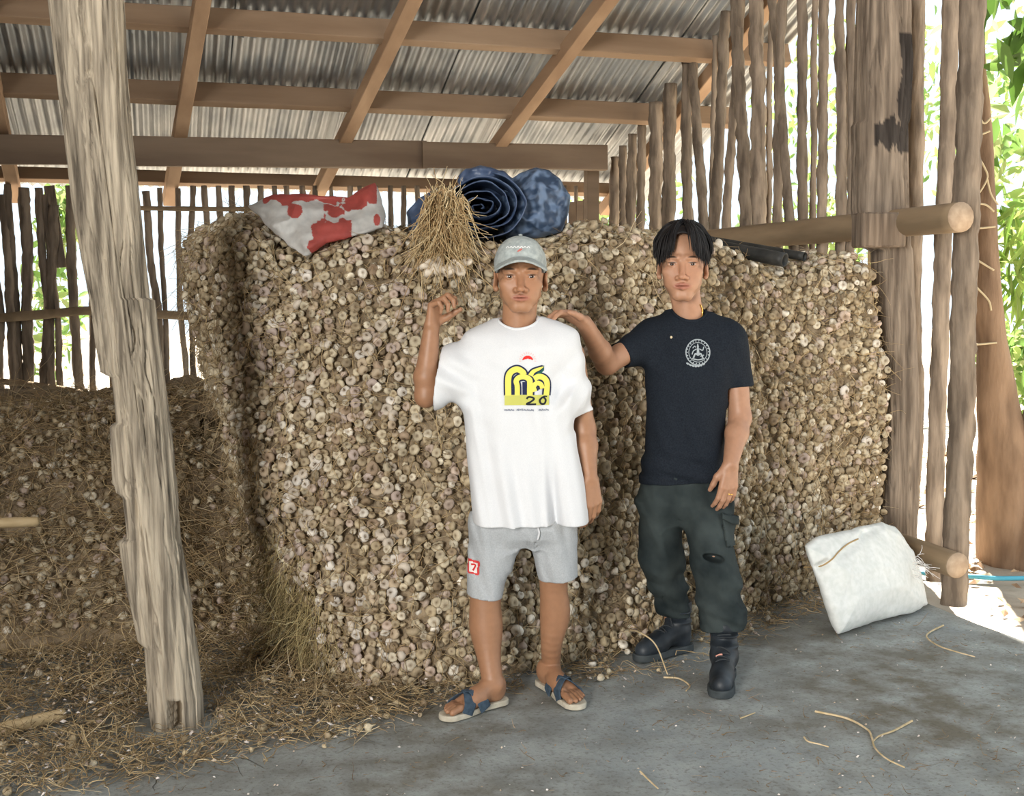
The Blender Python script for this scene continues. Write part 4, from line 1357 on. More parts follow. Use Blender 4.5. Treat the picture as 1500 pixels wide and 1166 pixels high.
# ---- white t-shirt
M['tee'] = mat('white_cotton', (0.63, 0.645, 0.675), (0.67, 0.685, 0.71), 300, 0.85, 0.15, 900, spec=0.15, dist=0.0006)
hem = L(766, 762, 0)[2]
v = Vol((L(625, 700)[0], -.24, hem - .02), (L(890, 700)[0], .24, L(760, 452)[2]), 0.0042)
v.trunk(rows(L, [(463, 722, 796, .035, .050), (470, 712, 812, .03, .064), (478, 692, 832, .025, .078), (490, 672, 842, .02, .095), (510, 664, 843, .015, .115), (560, 676, 838, .01, .128),
                 (600, 684, 838, .0, .130), (660, 688, 840, -.005, .132), (720, 689, 844, -.005, .138), (800, 686, 848, -.005, .145)]), .03, 2.5)
eL = L(640, 564, -.055)
v.cone(L(700, 522, .010), eL - np.array((.02, 0, .01)), .078, .086, .05)
eR = L(854, 603, .035)
aR = unit(eR - L(824, 505, .02))
v.cone(L(818, 512, .02), eR + aR * .04, .070, .056, .05, (1, 1.05, 1))
def tee_relief(x, z, back):
    t = np.clip((z - hem) / .62, 0, 1)
    drape = 0.038 * fbm(x * 13 + 2.2 * z + 5 * back, z * 1.3, 0, 301 + back, 2) * (1 - t) ** .7
    pull = .011 * vnoise((x * .55 + (z - 1.1) * .9) * 24, (z * .6 - x) * 5, 0, 305) * np.clip(1 - np.hypot(x + .20, z - 1.17) / .17, 0, 1) * 2.2
    pull2 = .016 * vnoise((x * .8 - (z - 1.1) * .6) * 24, (z + x) * 4, 0, 306) * np.clip(1 - np.hypot(x - .17, z - 1.12) / .17, 0, 1) * 1.6
    top_ = .009 * fbm(x * 9 + z * 6, z * 7 - x * 3, 0, 309, 2) * t
    ridge = -.012 * np.exp(-((x - .055 - .03 * (1 - t)) / .012) ** 2) * np.clip(1 - t * 1.5, 0, 1) + .012 * np.exp(-((x - .088 - .03 * (1 - t)) / .012) ** 2) * np.clip(1 - t * 1.4, 0, 1)
    return drape + pull + pull2 + top_ + ridge
v.relief(tee_relief)
v.shell(.0105)
v.cut((0, 0, hem), (0, .02, -1))
v.cut_near(eL, (-1, .05, .12), eL, .13)
v.cut_near(eR, aR, eR, .10)
nk = L(759, 458, -.022)
v.ell(nk, (.0745, .083, .062), .004, 'sub', rot=(0.10, 'X'))
V, Fq = v.mesh(2)
tee = p1.part('t_shirt', V, Fq, M['tee']); tee['label'] = 'white t-shirt with a yellow print'
tee_V, tee_F = V, Fq
# ribbed collar following the neck hole
th = np.linspace(0, 2 * np.pi, 64, endpoint=False)
tee_bvh = BVHTree.FromPolygons([tuple(a) for a in V], [tuple(a) for a in Fq])
def neck_ring(V, nk, r, rot, n=56):
    Rm = np.array(Matrix.Rotation(rot, 3, 'X').transposed())
    q = (V - nk) @ Rm.T / np.array(r)
    k0 = np.linalg.norm(q, axis=1)
    m = (k0 > .97) & (k0 < 1.09) & (q[:, 2] < .35)
    a = np.arctan2(q[m, 1], q[m, 0]); P = V[m]
    out = np.full((n, 3), np.nan)
    for i in range(n):
        t = -np.pi + (i + .5) * 2 * np.pi / n
        s_ = np.abs((a - t + np.pi) % (2 * np.pi) - np.pi) < 2 * np.pi / n
        if s_.any(): out[i] = P[s_].mean(0)
    ok = ~np.isnan(out[:, 0])
    for c in range(3): out[:, c] = np.interp(np.arange(n), np.arange(n)[ok], out[ok, c], period=n)
    for _ in range(4): out = (np.roll(out, 1, 0) + 2 * out + np.roll(out, -1, 0)) / 4
    return out
ring = neck_ring(V, nk, (.0745, .083, .062), .10)
def ring_tube(P, r, w, seg=8):
    """closed band: r thick, w wide"""
    n = len(P); T = np.roll(P, -1, 0) - np.roll(P, 1, 0); T /= np.linalg.norm(T, axis=1)[:, None]
    out = P - P.mean(0); out[:, 2] = 0.12; out /= np.linalg.norm(out, axis=1)[:, None]
    A = np.cross(T, out); A /= np.linalg.norm(A, axis=1)[:, None]; B = np.cross(A, T)
    t = np.linspace(0, 2 * np.pi, seg, endpoint=False)
    V = P[:, None] + np.cos(t)[None, :, None] * A[:, None] * r + np.sin(t)[None, :, None] * B[:, None] * w
    V = V.reshape(-1, 3); Q = grid_faces(n, seg, True)
    j = np.arange(seg); k = (j + 1) % seg
    return V, np.vstack([Q, np.stack([(n - 1) * seg + j, (n - 1) * seg + k, k, j], -1)])
Vc_, Fc_ = ring_tube(ring, .005, .0095)
p1.part('collar', Vc_, Fc_, M['tee'], parent=tee)

# ---- prints: strokes laid on the cloth
def print_paint(name, mc):
    return mat(name, mc, None, 50, 0.8, spec=0.15)
def cloth_pt(bvh, x, z, off):
    h = bvh.ray_cast(Vector((x, -1.0, z)), Vector((0, 1, 0)))
    if h[0] is None: return Vector((x, 0, z))
    n = h[1] if h[1].y < 0 else -h[1]
    return h[0] + n * off
def stroke(bvh, pts, w, off, closed=False, n=None):
    """flat ribbon along 2-D points (x, z), pressed on the cloth"""
    P = np.array(pts, float)
    if closed: P = np.vstack([P, P[:1]])
    Ls_ = np.linalg.norm(np.diff(P, axis=0), axis=1).sum()
    P = smooth_path(P, n or max(6, int(Ls_ / .003))) if len(P) > 2 else resample(P, max(3, int(Ls_ / .004)))
    w = np.broadcast_to(np.asarray(w, float), (len(pts) + (1 if closed else 0),)); ww = np.interp(np.linspace(0, 1, len(P)), np.linspace(0, 1, len(w)), w)
    T = np.gradient(P, axis=0); T /= np.linalg.norm(T, axis=1)[:, None] + 1e-9
    Nn = np.stack([-T[:, 1], T[:, 0]], -1)
    V = []
    for i in range(len(P)):
        for q in (-.5, -.17, .17, .5):
            a = P[i] + Nn[i] * q * ww[i]
            V.append(cloth_pt(bvh, a[0], a[1], off))
    return np.array(V), grid_faces(len(P), 4)
def patch(bvh, poly, off, step=.003):
    """filled polygon of (x, z) as a fine grid"""
    poly = np.array(poly, float)
    lo, hi = poly.min(0), poly.max(0)
    nx_, nz_ = max(2, int((hi[0] - lo[0]) / step)), max(2, int((hi[1] - lo[1]) / step))
    V, idx = [], {}
    Fq = []
    xs, zs = np.linspace(lo[0], hi[0], nx_ + 1), np.linspace(lo[1], hi[1], nz_ + 1)
    cx, cz = np.meshgrid((xs[:-1] + xs[1:]) / 2, (zs[:-1] + zs[1:]) / 2, indexing='ij')
    ins = in_poly(cx.ravel(), cz.ravel(), poly).reshape(cx.shape)
    def vid(i, j):
        if (i, j) not in idx:
            idx[i, j] = len(V); V.append(cloth_pt(bvh, xs[i], zs[j], off))
        return idx[i, j]
    for i in range(nx_):
        for j in range(nz_):
            if ins[i, j]: Fq.append((vid(i, j), vid(i + 1, j), vid(i + 1, j + 1), vid(i, j + 1)))
    return np.array(V), np.array(Fq)
def merge(lst):
    V, Fa, n = [], [], 0
    for v, f in lst:
        if len(f) == 0: continue
        V.append(v); Fa.append(f + n); n += len(v)
    return np.vstack(V), np.vstack(Fa)
def px2(pf, y=-.13):
    return lambda x, z: tuple(pf(x, z, y)[[0, 2]])
t2 = px2(L)
S_ = lambda pts, w, off, **k: stroke(tee_bvh, [t2(*p) for p in pts], np.array(w) * .00242, off, **k)
# pixel positions of the print (photo frame)
yel = [[(744.5, 580), (744.5, 556), (748, 546), (757, 541.5), (765, 545), (768, 550)],
       [(757.5, 580), (757.5, 566), (756, 559), (760, 554), (768, 552.5), (775, 556), (776.5, 562), (776.5, 580)],
       [(783, 574), (781.5, 567), (786, 562), (792, 564), (794, 570)],
       [(800, 580), (801, 563), (797, 555), (789, 552.5), (782, 556)],
       [(777, 551), (781, 545), (790, 541), (796, 538)]]
yw = [8.5, 7.5, 6.5, 8.0, [6.5, 5.5, 4, 1.2]]
navy = merge([S_(s, np.array(w) + 4.6, .0022) for s, w in zip(yel, yw)] + [S_([(770, 560), (770, 580)], 9, .0022)])
p1.part('print_outline', *navy, print_paint('navy_ink', (0.022, 0.030, 0.075)), parent=tee)
yl = merge([S_(s, w, .0036) for s, w in zip(yel, yw)])
p1.part('print_lettering', *yl, print_paint('yellow_ink', (0.74, 0.66, 0.13)), parent=tee)
band = patch(tee_bvh, [t2(739, 579), t2(804, 579), t2(804, 594), t2(739, 594)], .0030)
p1.part('print_band', *band, print_paint('lime_ink', (0.52, 0.52, 0.13)), parent=tee)
leaf = patch(tee_bvh, [t2(780, 556), t2(786, 547), t2(793, 544), t2(797, 535), t2(797, 543), t2(792, 549), t2(787, 552)], .0030, .0018)
p1.part('print_leaf', *leaf, print_paint('green_ink', (0.02, 0.10, 0.085)), parent=tee)
num = merge([S_([(772, 585), (775, 582), (780, 582.5), (782, 585), (778, 589), (772, 592.5), (785, 592.5)], 2.6, .0045), S_([(793.5, 583), (790, 587), (792, 592), (797, 592), (799, 587), (796, 583)], 2.8, .0045, closed=True),
             S_([(793, 583.5), (797, 581.5), (801, 582)], 2.0, .0045)])
p1.part('print_number', *num, print_paint('black_ink', (0.02, 0.022, 0.03)), parent=tee)
half = patch(tee_bvh, [t2(765.5, 528)] + [t2(773 - 7.5 * math.cos(a), 528 - 6.5 * math.sin(a)) for a in np.linspace(0.1, math.pi - 0.1, 14)] + [t2(780.5, 528), t2(776, 526.6), t2(773, 526.2), t2(770, 526.6)], .0028, .0014)
p1.part('print_sun', *half, print_paint('red_ink', (0.66, 0.035, 0.03)), parent=tee)
rays_ = merge([S_([(773 - 9.5 * math.cos(a), 528 - 9 * math.sin(a)), (773 - 12.5 * math.cos(a), 528 - 12 * math.sin(a))], 1.0, .0028) for a in np.linspace(-.15, math.pi + .15, 12)])
p1.part('print_sun_rays', *rays_, print_paint('pink_ink', (0.75, 0.50, 0.48)), parent=tee)
sc = []
xq = 739.0
for wd in (4, 4, 5, 0, 3, 6, 5, 5, 4, 0, 0, 4, 5, 5):
    if wd: sc.append(S_([(xq, 602), (xq + wd * .2, 599.5), (xq + wd * .45, 602), (xq + wd * .7, 599 + (wd % 3) * .6), (xq + wd * .9, 602.5)], 1.1, .0028, n=10))
    xq += wd + .6 if wd else 3
p1.part('print_script', *merge(sc), print_paint('grey_ink', (0.25, 0.27, 0.33)), parent=tee)

# ---- shorts
M['shorts'] = mat('grey_jersey', (0.36, 0.38, 0.40), (0.43, 0.45, 0.47), 200, 0.9, 0.2, 700, spec=0.12, dist=0.0008)
v = Vol((L(668, 800)[0], -.20, L(760, 888)[2] - .02), (L(868, 800)[0], .24, L(760, 700)[2]), 0.0042)
v.trunk(rows(L, [(700, 702, 830, .015, .112), (740, 697, 838, .015, .118), (770, 692, 845, .015, .12), (784, 700, 838, .015, .105), (798, 722, 816, .015, .07)]), .03, 2.4)
hl_ = L(709, 871, .0); hr2 = L(822, 843, .045)
v.cone(L(729, 775, .01), hl_ - np.array((.003, 0, .03)), .092, .061, .045, (1.0, 1.12, 1))
v.cone(L(811, 775, .02), hr2 - np.array((-.004, 0, .03)), .090, .0745, .02, (1.0, 1.08, 1))
v.relief(lambda x, z, b: .010 * fbm(x * 16 + 3 * b + z * 4, z * 4, 0, 321 + b, 2) + .004 * fbm(x * 30, z * 14 + x * 20, 0, 325, 2))
v.shell(.0085)
cL, cR = L(709, 872, 0), L(822, 845, .045)
v.cut_near(cL, (-.10, .05, -1), cL, .125)
v.cut_near(cR, (.06, .05, -1), cR + np.array((.01, 0, -.02)), .115)
V, Fq = v.mesh(2)
shorts = p1.part('shorts', V, Fq, M['shorts']); shorts['label'] = 'pale grey jersey shorts'
sb = BVHTree.FromPolygons([tuple(a) for a in V], [tuple(a) for a in Fq])
p1.part('number_patch', *patch(sb, [t2(685, 826), t2(703, 828), t2(701, 849), t2(684, 847)], .0020), print_paint('red_patch', (0.60, 0.06, 0.06)), parent=shorts)
p1.part('patch_field', *patch(sb, [t2(687.5, 829.5), t2(700, 831), t2(698.5, 846), t2(687, 844.5)], .0034), print_paint('patch_white', (0.74, 0.70, 0.68)), parent=shorts)
p1.part('patch_numeral', *stroke(sb, [t2(690, 833.5), t2(696.5, 834.2), t2(692.5, 842.5)], .0062, .0048, n=14), print_paint('red_numeral', (0.55, 0.03, 0.03)), parent=shorts)
for k, pts in enumerate(([(790, 760), (788, 772), (790, 782), (787, 793)], [(780, 760), (781, 768), (779, 774)])):
    P = smooth_path([cloth_pt(sb, *t2(*q), .005) for q in pts], 14)
    Vd, Fd = tube(P, .0036, 7)
    link('drawstring', np_mesh('drawstring', Vd, Fd), M['tee'], shorts)

# ---- cap
M['cap'] = mat('grey_cap_cloth', (0.30, 0.335, 0.335), (0.42, 0.46, 0.455), 60, 0.9, 0.3, 500, spec=0.12, dist=0.001)
hp = lambda x, y, z: o1 + hs1 * np.array((x, y, z))
v = Vol(hp(-.10, -.20, -.03), hp(.10, .14, .16), 0.0028)
v.ell(hp(0, .012, .042), hs1 * np.array((.0815, .106, .0845)), .01)
v.ell(hp(0, -.03, .060), hs1 * np.array((.066, .066, .062)), .02)
v.relief(lambda x, z, b: .0012 * np.abs(np.sin((x - o1[0]) * 60)) + .002 * fbm(x * 25, z * 25, 0, 331 + b, 2))
v.shell(.007)
v.cut(hp(0, 0, .014), (0, -.30, -1))
# curved brim
def brim(x, y, z):
    X_, Y_, Z_ = (x - o1[0]) / hs1, (y - o1[1]) / hs1, (z - o1[2]) / hs1
    surf = .058 - 6.6 * X_ ** 2 + .20 * (Y_ + .09)
    plan = np.hypot(X_ / .080, (Y_ + .070) / .092) - 1
    d = np.maximum(np.abs(Z_ - surf) * .72 - .0026, plan * .07)
    d = np.maximum(d, (Y_ + .050))
    return (d * hs1).astype(np.float32)
v.add(brim, hp(-.085, -.17, -.01), hp(.085, -.03, .075), .003)
V, Fq = v.mesh(2)
capo = p1.part('cap', V, Fq, M['cap']); capo['label'] = 'grey baseball cap'
cb = BVHTree.FromPolygons([tuple(a) for a in V], [tuple(a) for a in Fq])
Vb_, Fb_ = tube(smooth_path([hp(-.004, .012, .1262), hp(0, .012, .1285), hp(.004, .012, .1262)], 6), .005, 8)
link('button', np_mesh('button', Vb_, Fb_), M['cap'], capo)
t3c = px2(L, -.15)
cs_ = [stroke(cb, [t3c(742 + i * 5.0, 363), t3c(744 + i * 5.0, 360.8), t3c(746 + i * 5.0, 363)], .0030, .0018, n=7) for i in range(7)]
p1.part('cap_lettering', *merge(cs_), print_paint('cap_white', (0.72, 0.74, 0.74)), parent=capo)
p1.part('cap_mark', *stroke(cb, [t3c(758, 368.5), t3c(762, 366), t3c(765, 364.5)], [.004, .007, .003], .0018, n=8), print_paint('cap_red', (0.50, 0.14, 0.12)), parent=capo)

# ---- sandals
M['sole'] = mat('sandal_sole', (0.42, 0.38, 0.30), (0.55, 0.51, 0.42), 40, 0.8)
M['strap'] = mat('navy_strap', (0.030, 0.050, 0.075), (0.055, 0.085, 0.12), 60, 0.75)
def sandal(pers, g, t, w, Lf, label):
    root = empty('sandal'); root.parent = pers.root; root['label'] = label
    a0, a1 = g(-.06, 0, 0), g(1.04, 0, 0)
    v = Vol(np.minimum(a0, a1) - np.array((.09, .09, 0)) * 1.0, np.maximum(a0, a1) + np.array((.09, .09, .01)), .003)
    v.lo[2] = -.006; v = Vol(v.lo, np.maximum(a0, a1) + np.array((.09, .09, .012)), .003)
    P2 = [(g(.09, 0, 0), .037), (g(.40, -.004, 0), .035), (g(.72, -.002, 0), .049), (g(.88, .004, 0), .042)]
    def fn(x, y, z):
        d = 9.0
        for (p, r0), (q, r1) in zip(P2[:-1], P2[1:]):
            ab = (q - p)[:2]; tt_ = np.clip(((x - p[0]) * ab[0] + (y - p[1]) * ab[1]) / (ab @ ab), 0, 1)
            d = np.minimum(d, np.hypot(x - p[0] - tt_ * ab[0], y - p[1] - tt_ * ab[1]) - (r0 + (r1 - r0) * tt_))
        return np.maximum(d, np.abs(z - .0115) - .0105).astype(np.float32)
    v.add(fn, v.lo, v.lo + v.h * v.n, .001)
    V, Fq = v.mesh(2)
    link('sole', np_mesh('sole', V, Fq), M['sole'], root)
    for s0, s1 in ((.44, .74), (.74, .44)):
        hgt = lambda f: .068 - .055 * (f - .44) / .36 * .7
        ctr = [g(s0, .046, -.006), g(s0 + (s1 - s0) * .18, .043, .026), g(s0 + (s1 - s0) * .4, .018, hgt(s0 + (s1 - s0) * .4) + .006), g(s0 + (s1 - s0) * .62, -.014, hgt(s0 + (s1 - s0) * .62) + .003),
               g(s0 + (s1 - s0) * .84, -.042, .024), g(s1, -.047, -.006)]
        P = smooth_path(ctr, 26)
        T = np.gradient(P, axis=0); T /= np.linalg.norm(T, axis=1)[:, None]
        A = t - T * (T @ t)[:, None]; A /= np.linalg.norm(A, axis=1)[:, None]
        B = np.cross(T, A)
        th_ = np.linspace(0, 2 * np.pi, 10, endpoint=False)
        V = (P[:, None] + np.cos(th_)[None, :, None] * A[:, None] * .025 + np.sin(th_)[None, :, None] * B[:, None] * .0032).reshape(-1, 3)
        link('strap', np_mesh('strap', V, grid_faces(26, 10, True)), M['strap'], root)
sandal(p1, gL, tL, wL, LfL, 'navy cross-strap sandal')
sandal(p1, gR, tR, wR, LfR, 'navy cross-strap sandal')
# ================================================================== the man in the black shirt
SK2 = np.array((0.42, 0.225, 0.138)); SK2d = SK2 * 0.95
p2 = Person(4.88, 'dark-haired man in a black t-shirt and torn cargo trousers, hand on his companion', (1015, 985))
L2, G2 = p2.L, p2.G
parts = []
hs2 = 1.20
A2 = math.radians(-8.5)       # he looks to the camera
o2 = L2(1000, 388, -0.03)
v = Vol(o2 - np.array((.12, .155, .29)), o2 + np.array((.12, .155, .16)), 0.0020)
nb2 = L2(1010, 490, 0.03)
head(v, o2, hs2, nb2, 0.060, 1.0, 1.10)
V, Fq = v.mesh(1)
parts.append((turn(V, o2, A2), Fq, face_colors(V, o2, hs2, SK2, lambda x, y, z: np.clip((y + .02) * 50, 0, 1) * (z > .02) * 1.0 + (y > .03) * (z > -.06) * (np.abs(x) < .078), zf=1.10)))
# his right arm, reaching to the shoulder of the other man
sh, el, wr = L2(955, 492, 0.02), L2(889, 532, -.13), L2(856, 473, -.39)
v = Vol(np.min([sh, el, wr], 0) - np.array((.20, .20, .08)), np.max([sh, el, wr], 0) + np.array((.07, .08, .10)), 0.0028)
v.chain([sh, el, el * .68 + wr * .32, wr], [.054, .043, .041, .029], .02)
hand(v, wr, (-.80, -.50, .34), (-.30, -.30, -1), True, s=1.02, thumb=(.5, .0), curls=[(16, 30, 22), (18, 30, 22), (20, 30, 22), (22, 30, 22)], spread=.09)
V, Fq = v.mesh(2); parts.append((V, Fq, np.tile(SK2d, (len(V), 1))))
# his left arm, hanging
sh, el, wr = L2(1073, 500, .02), L2(1084, 612, .0), L2(1070, 680, -.13)
v = Vol(np.min([sh, el, wr], 0) - np.array((.10, .12, .24)), np.max([sh, el, wr], 0) + np.array((.10, .09, .07)), 0.0026)
v.chain([sh, el, el * .66 + wr * .34, wr], [.055, .043, .044, .030], .02)
hgeo = hand(v, wr, (-.12, -.12, -1), (-.30, .95, 0), False, s=1.05, curl=(14, 24, 16), thumb=(.45, .35), spread=.07)
V, Fq = v.mesh(2); parts.append((V, Fq, np.tile(SK2 * .95, (len(V), 1))))
# trunk and legs under the clothes
v = Vol((-.30, -.18, .05), (.30, .32, 1.50), 0.009)
v.trunk(rows(L2, [(490, 985, 1035, .03, .05), (510, 955, 1060, .02, .09), (600, 962, 1050, .02, .10), (690, 955, 1050, .03, .10), (735, 952, 1060, .03, .10)]))
legL = [L2(968, 735, .05), L2(966, 815, .08), L2(988, 895, .16), L2(992, 935, .17)]
legR = [L2(1032, 735, .02), L2(1046, 822, -.08), L2(1058, 925, -.16), L2(1059, 965, -.18)]
for lg in (legL, legR): v.chain(lg, [.085, .058, .045, .042], .02)
V, Fq = v.mesh(1); parts.append((V, Fq, np.tile(SK2, (len(V), 1))))
V, Fq, C = join_parts(parts)
body2 = p2.part('body', V, Fq, M['skin'], C)
for sx in (-1, 1):
    c = o2 + hs2 * np.array((sx * .033, -.0675, 0.0))
    link('eye', eye_mesh(turn(c[None], o2, A2)[0], hs2, sx, (-0.16, -1, 0.0)), M['eye'], body2)
# gold ring
pts = hgeo[2][0]; rc = pts[1] * .45 + pts[2] * .55; ax_ = unit(pts[2] - pts[1])
M['gold'] = mat('gold', (0.80, 0.52, 0.15), None, 5, 0.25, metal=0.9)
a_ = unit(np.cross(ax_, (0, 1, 0))); b_ = np.cross(ax_, a_)
rg = np.array([rc + .0116 * (math.cos(t) * a_ + math.sin(t) * b_) for t in np.linspace(0, 2 * np.pi, 28, endpoint=False)])
def loop_tube(P, r, seg=6):
    n = len(P); T = np.roll(P, -1, 0) - np.roll(P, 1, 0); T /= np.linalg.norm(T, axis=1)[:, None]
    o = P - P.mean(0); A = np.cross(T, o); A /= np.linalg.norm(A, axis=1)[:, None]; B = np.cross(A, T)
    t = np.linspace(0, 2 * np.pi, seg, endpoint=False)
    V = (P[:, None] + r * (np.cos(t)[None, :, None] * A[:, None] + np.sin(t)[None, :, None] * B[:, None])).reshape(-1, 3)
    j = np.arange(seg); k = (j + 1) % seg
    return V, np.vstack([grid_faces(n, seg, True), np.stack([(n - 1) * seg + j, (n - 1) * seg + k, k, j], -1)])
p2.part('gold_ring', *loop_tube(rg, .0024), M['gold'])

# ---- hair: a fitted mass with parted locks falling over the temples
hq = lambda x, y, z: o2 + hs2 * np.array((x, y, z))
v = Vol(hq(-.11, -.13, -.10), hq(.11, .15, .17), 0.0032)
v.ell(hq(0, .022, .046), hs2 * np.array((.0850, .106, .094)), .01)
v.ell(hq(0, -.016, .078), hs2 * np.array((.068, .080, .056)), .02)
def facewin(x, y, z):
    X_, Y_, Z_ = (x - o2[0]) / hs2, (y - o2[1]) / hs2, (z - o2[2]) / hs2
    zt = .098 - 13.0 * X_ ** 2
    return (np.maximum(np.maximum(Z_ - zt, Y_ + .030 - .3 * (Z_ < .0)), np.abs(X_) - .095) * hs2).astype(np.float32)
v.sub(facewin, hq(-.11, -.14, -.14), hq(.11, .0, .10), .008)
def below(x, y, z):
    Y_, Z_ = (y - o2[1]) / hs2, (z - o2[2]) / hs2
    zz = np.where(Y_ < .035, .020, .02 - 1.3 * (Y_ - .035))
    return ((Z_ - np.maximum(zz, -.075)) * hs2 + 0 * x).astype(np.float32)
v.sub(below, hq(-.11, -.14, -.14), hq(.11, .15, .05), .004)
V, Fq = v.mesh(2)
hair_parts = [(V, Fq)]
rg_ = np.random.default_rng(8)
for i in range(760):
    sx = -1 if rg_.random() < .52 else 1
    fr = rg_.random()
    y0 = -.085 + .15 * fr ** 1.4
    a = rg_.uniform(.75, 1.08)
    st = (sx * rg_.uniform(-.006, .030) + .002, y0 * .55 + .01, .141 - .10 * (y0 * .55 - .0) ** 2 * 8)
    if fr < .55:      # fringe
        sp_ = rg_.random() ** .8
        ex_, ez_ = sx * (.030 + .052 * sp_), .050 - .050 * sp_ - .012 * rg_.random()
        ey_ = -.103 + .055 * sp_ ** 1.6
        m1 = (sx * (.014 + .022 * sp_), -.062 + .025 * sp_, .130 - .012 * sp_); m2 = (sx * (.025 + .044 * sp_), -.096 + .045 * sp_, .094 - .022 * sp_)
        P = [st, m1, m2, (ex_, ey_, ez_)]
    else:
        yy_ = y0 + .03
        P = [st, (sx * .050, yy_ * .8 + .01, .128), (sx * .084, yy_, .075 + .01 * rg_.random()), (sx * (.087 + .004 * rg_.random()), yy_ - .005, .022 + .022 * rg_.random())]
    P = smooth_path([hq(*q) for q in P], 12) + rg_.normal(0, .0030, (1, 3)) + np.cumsum(rg_.normal(0, .0010, (12, 3)), 0)
    R_ = (.0030 * rg_.uniform(.5, 1.3)) * np.sin(np.linspace(.5, np.pi - .04, 12)) ** .7 * hs2
    Vt, Ft = tube(P, R_, 5, cap=False)
    hair_parts.append((Vt, Ft[0]))
V, Fq = merge(hair_parts)
V = turn(V, o2, A2)
hair = p2.part('hair', V, Fq, M['hair']); hair['label'] = 'black hair parted in the middle'

# ---- black t-shirt
M['black_tee'] = mat('black_cotton', (0.008, 0.011, 0.017), (0.015, 0.020, 0.028), 200, 0.85, 0.2, 800, spec=0.14, dist=0.0008)
hem2 = L2(1000, 703)[2]
v = Vol((L2(880, 600)[0], -.24, hem2 - .02), (L2(1120, 600)[0], .26, L2(1000, 440)[2]), 0.0045)
v.trunk(rows(L2, [(455, 975, 1042, .035, .055), (463, 966, 1056, .03, .068), (472, 952, 1070, .025, .082), (486, 942, 1082, .02, .098), (510, 940, 1084, .015, .112), (550, 944, 1070, .01, .122),
                  (600, 946, 1063, .01, .122), (650, 944, 1062, .01, .120), (690, 938, 1061, .01, .125), (730, 938, 1064, .01, .125)]), .03, 2.4)
e1 = L2(907, 520, -.075)
a1 = unit(L2(889, 534, -.13) - L2(950, 490, .01))
v.cone(L2(958, 497, .02), e1 + a1 * .03, .076, .058, .05)
e2 = L2(1082, 566, .03); a2 = unit(e2 - L2(1074, 495, .02))
v.cone(L2(1066, 500, .02), e2 + a2 * .03, .074, .060, .05)
v.relief(lambda x, z, b: .008 * fbm(x * 12 + z * 3 + 4 * b, z * 5 + x * 4, 0, 341 + b, 2) + .010 * fbm(x * 5, z * 26 + x * 6, 0, 345, 2) * np.clip(1 - (z - hem2) / .16, 0, 1)
         + .010 * vnoise((x * .6 + z * .8) * 26, (z - x) * 5, 0, 347) * np.clip(1 - np.hypot(x + .12, z - 1.22) / .2, 0, 1))
v.shell(.009)
v.cut((0, 0, hem2), (.06, .0, -1))
v.cut_near(e1, a1, e1, .10)
v.cut_near(e2, (.05, 0, -1), e2, .10)
nk2 = L2(1011, 450, -.022)
v.ell(nk2, (.070, .080, .058), .004, 'sub', rot=(0.10, 'X'))
V, Fq = v.mesh(2)
tee2 = p2.part('t_shirt', V, Fq, M['black_tee']); tee2['label'] = 'black t-shirt with a round pale emblem'
b2 = BVHTree.FromPolygons([tuple(a) for a in V], [tuple(a) for a in Fq])
ring = neck_ring(V, nk2, (.070, .080, .058), .10)
p2.part('collar', *ring_tube(ring, .0055, .011), M['black_tee'], parent=tee2)
# emblem: ring with a seated figure and a scroll below
t4 = px2(L2, -.12)
E_ = lambda pts, w, off=.002, **k: stroke(b2, [t4(*p) for p in pts], np.array(w) * .00271, off, **k)
cx, cy = 1023.5, 516.5
circ = lambda r, n=40: [(cx + r * .96 * math.cos(t), cy + r * math.sin(t)) for t in np.linspace(0, 2 * np.pi, n, endpoint=False)]
em = [E_(circ(18.5), 1.5, closed=True), E_(circ(14.2), .9, closed=True)]
for t in np.linspace(0.6, 2 * np.pi + .2, 22):
    em.append(E_([(cx + 15.3 * math.cos(t), cy + 15.8 * math.sin(t)), (cx + 17.0 * math.cos(t + .06), cy + 17.4 * math.sin(t + .06))], 1.3))
em += [E_([(cx - 7, cy + 8), (cx - 4, cy + 2), (cx, cy + 4), (cx + 4, cy + 2), (cx + 7, cy + 8)], 2.2), E_([(cx, cy - 9), (cx, cy + 3)], [2.0, 4.6]),
       E_([(cx - 2, cy - 5), (cx - 7, cy - 2), (cx - 9, cy + 3)], 1.5), E_([(cx + 2, cy - 5), (cx + 7, cy - 3), (cx + 9, cy - 8)], 1.5),
       E_([(cx - 8, cy - 6), (cx - 5, cy - 9), (cx - 3, cy - 7)], 1.2), E_([(cx - 9, cy + 9), (cx, cy + 11), (cx + 9, cy + 9)], 1.6), E_([(cx + 3, cy + 6), (cx + 9, cy + 4)], 1.2),
       E_([(cx, cy - 12.5), (cx, cy - 8)], [1.0, 3.2])]
xx = 1006.5
for i in range(7):
    em.append(E_([(xx + i * 3.9, 531.5 + 4.0 * math.sin(math.pi * i / 6.5) + .0), (xx + i * 3.9 + 1.6, 533.5 + 4.0 * math.sin(math.pi * i / 6.5)), (xx + i * 3.9 + 3.2, 531.8 + 4.0 * math.sin(math.pi * (i + .5) / 6.5))], 2.2, n=8))
p2.part('emblem', *merge(em), print_paint('pale_ink', (0.33, 0.37, 0.40)), parent=tee2)
mk = patch(b2, [t4(985.5 + 1.6 * math.cos(t), 494.3 + 1.9 * math.sin(t)) for t in np.linspace(0, 6.28, 10)], .003, .0012)
p2.part('badge', *mk, print_paint('badge_cream', (0.62, 0.52, 0.36)), parent=tee2)
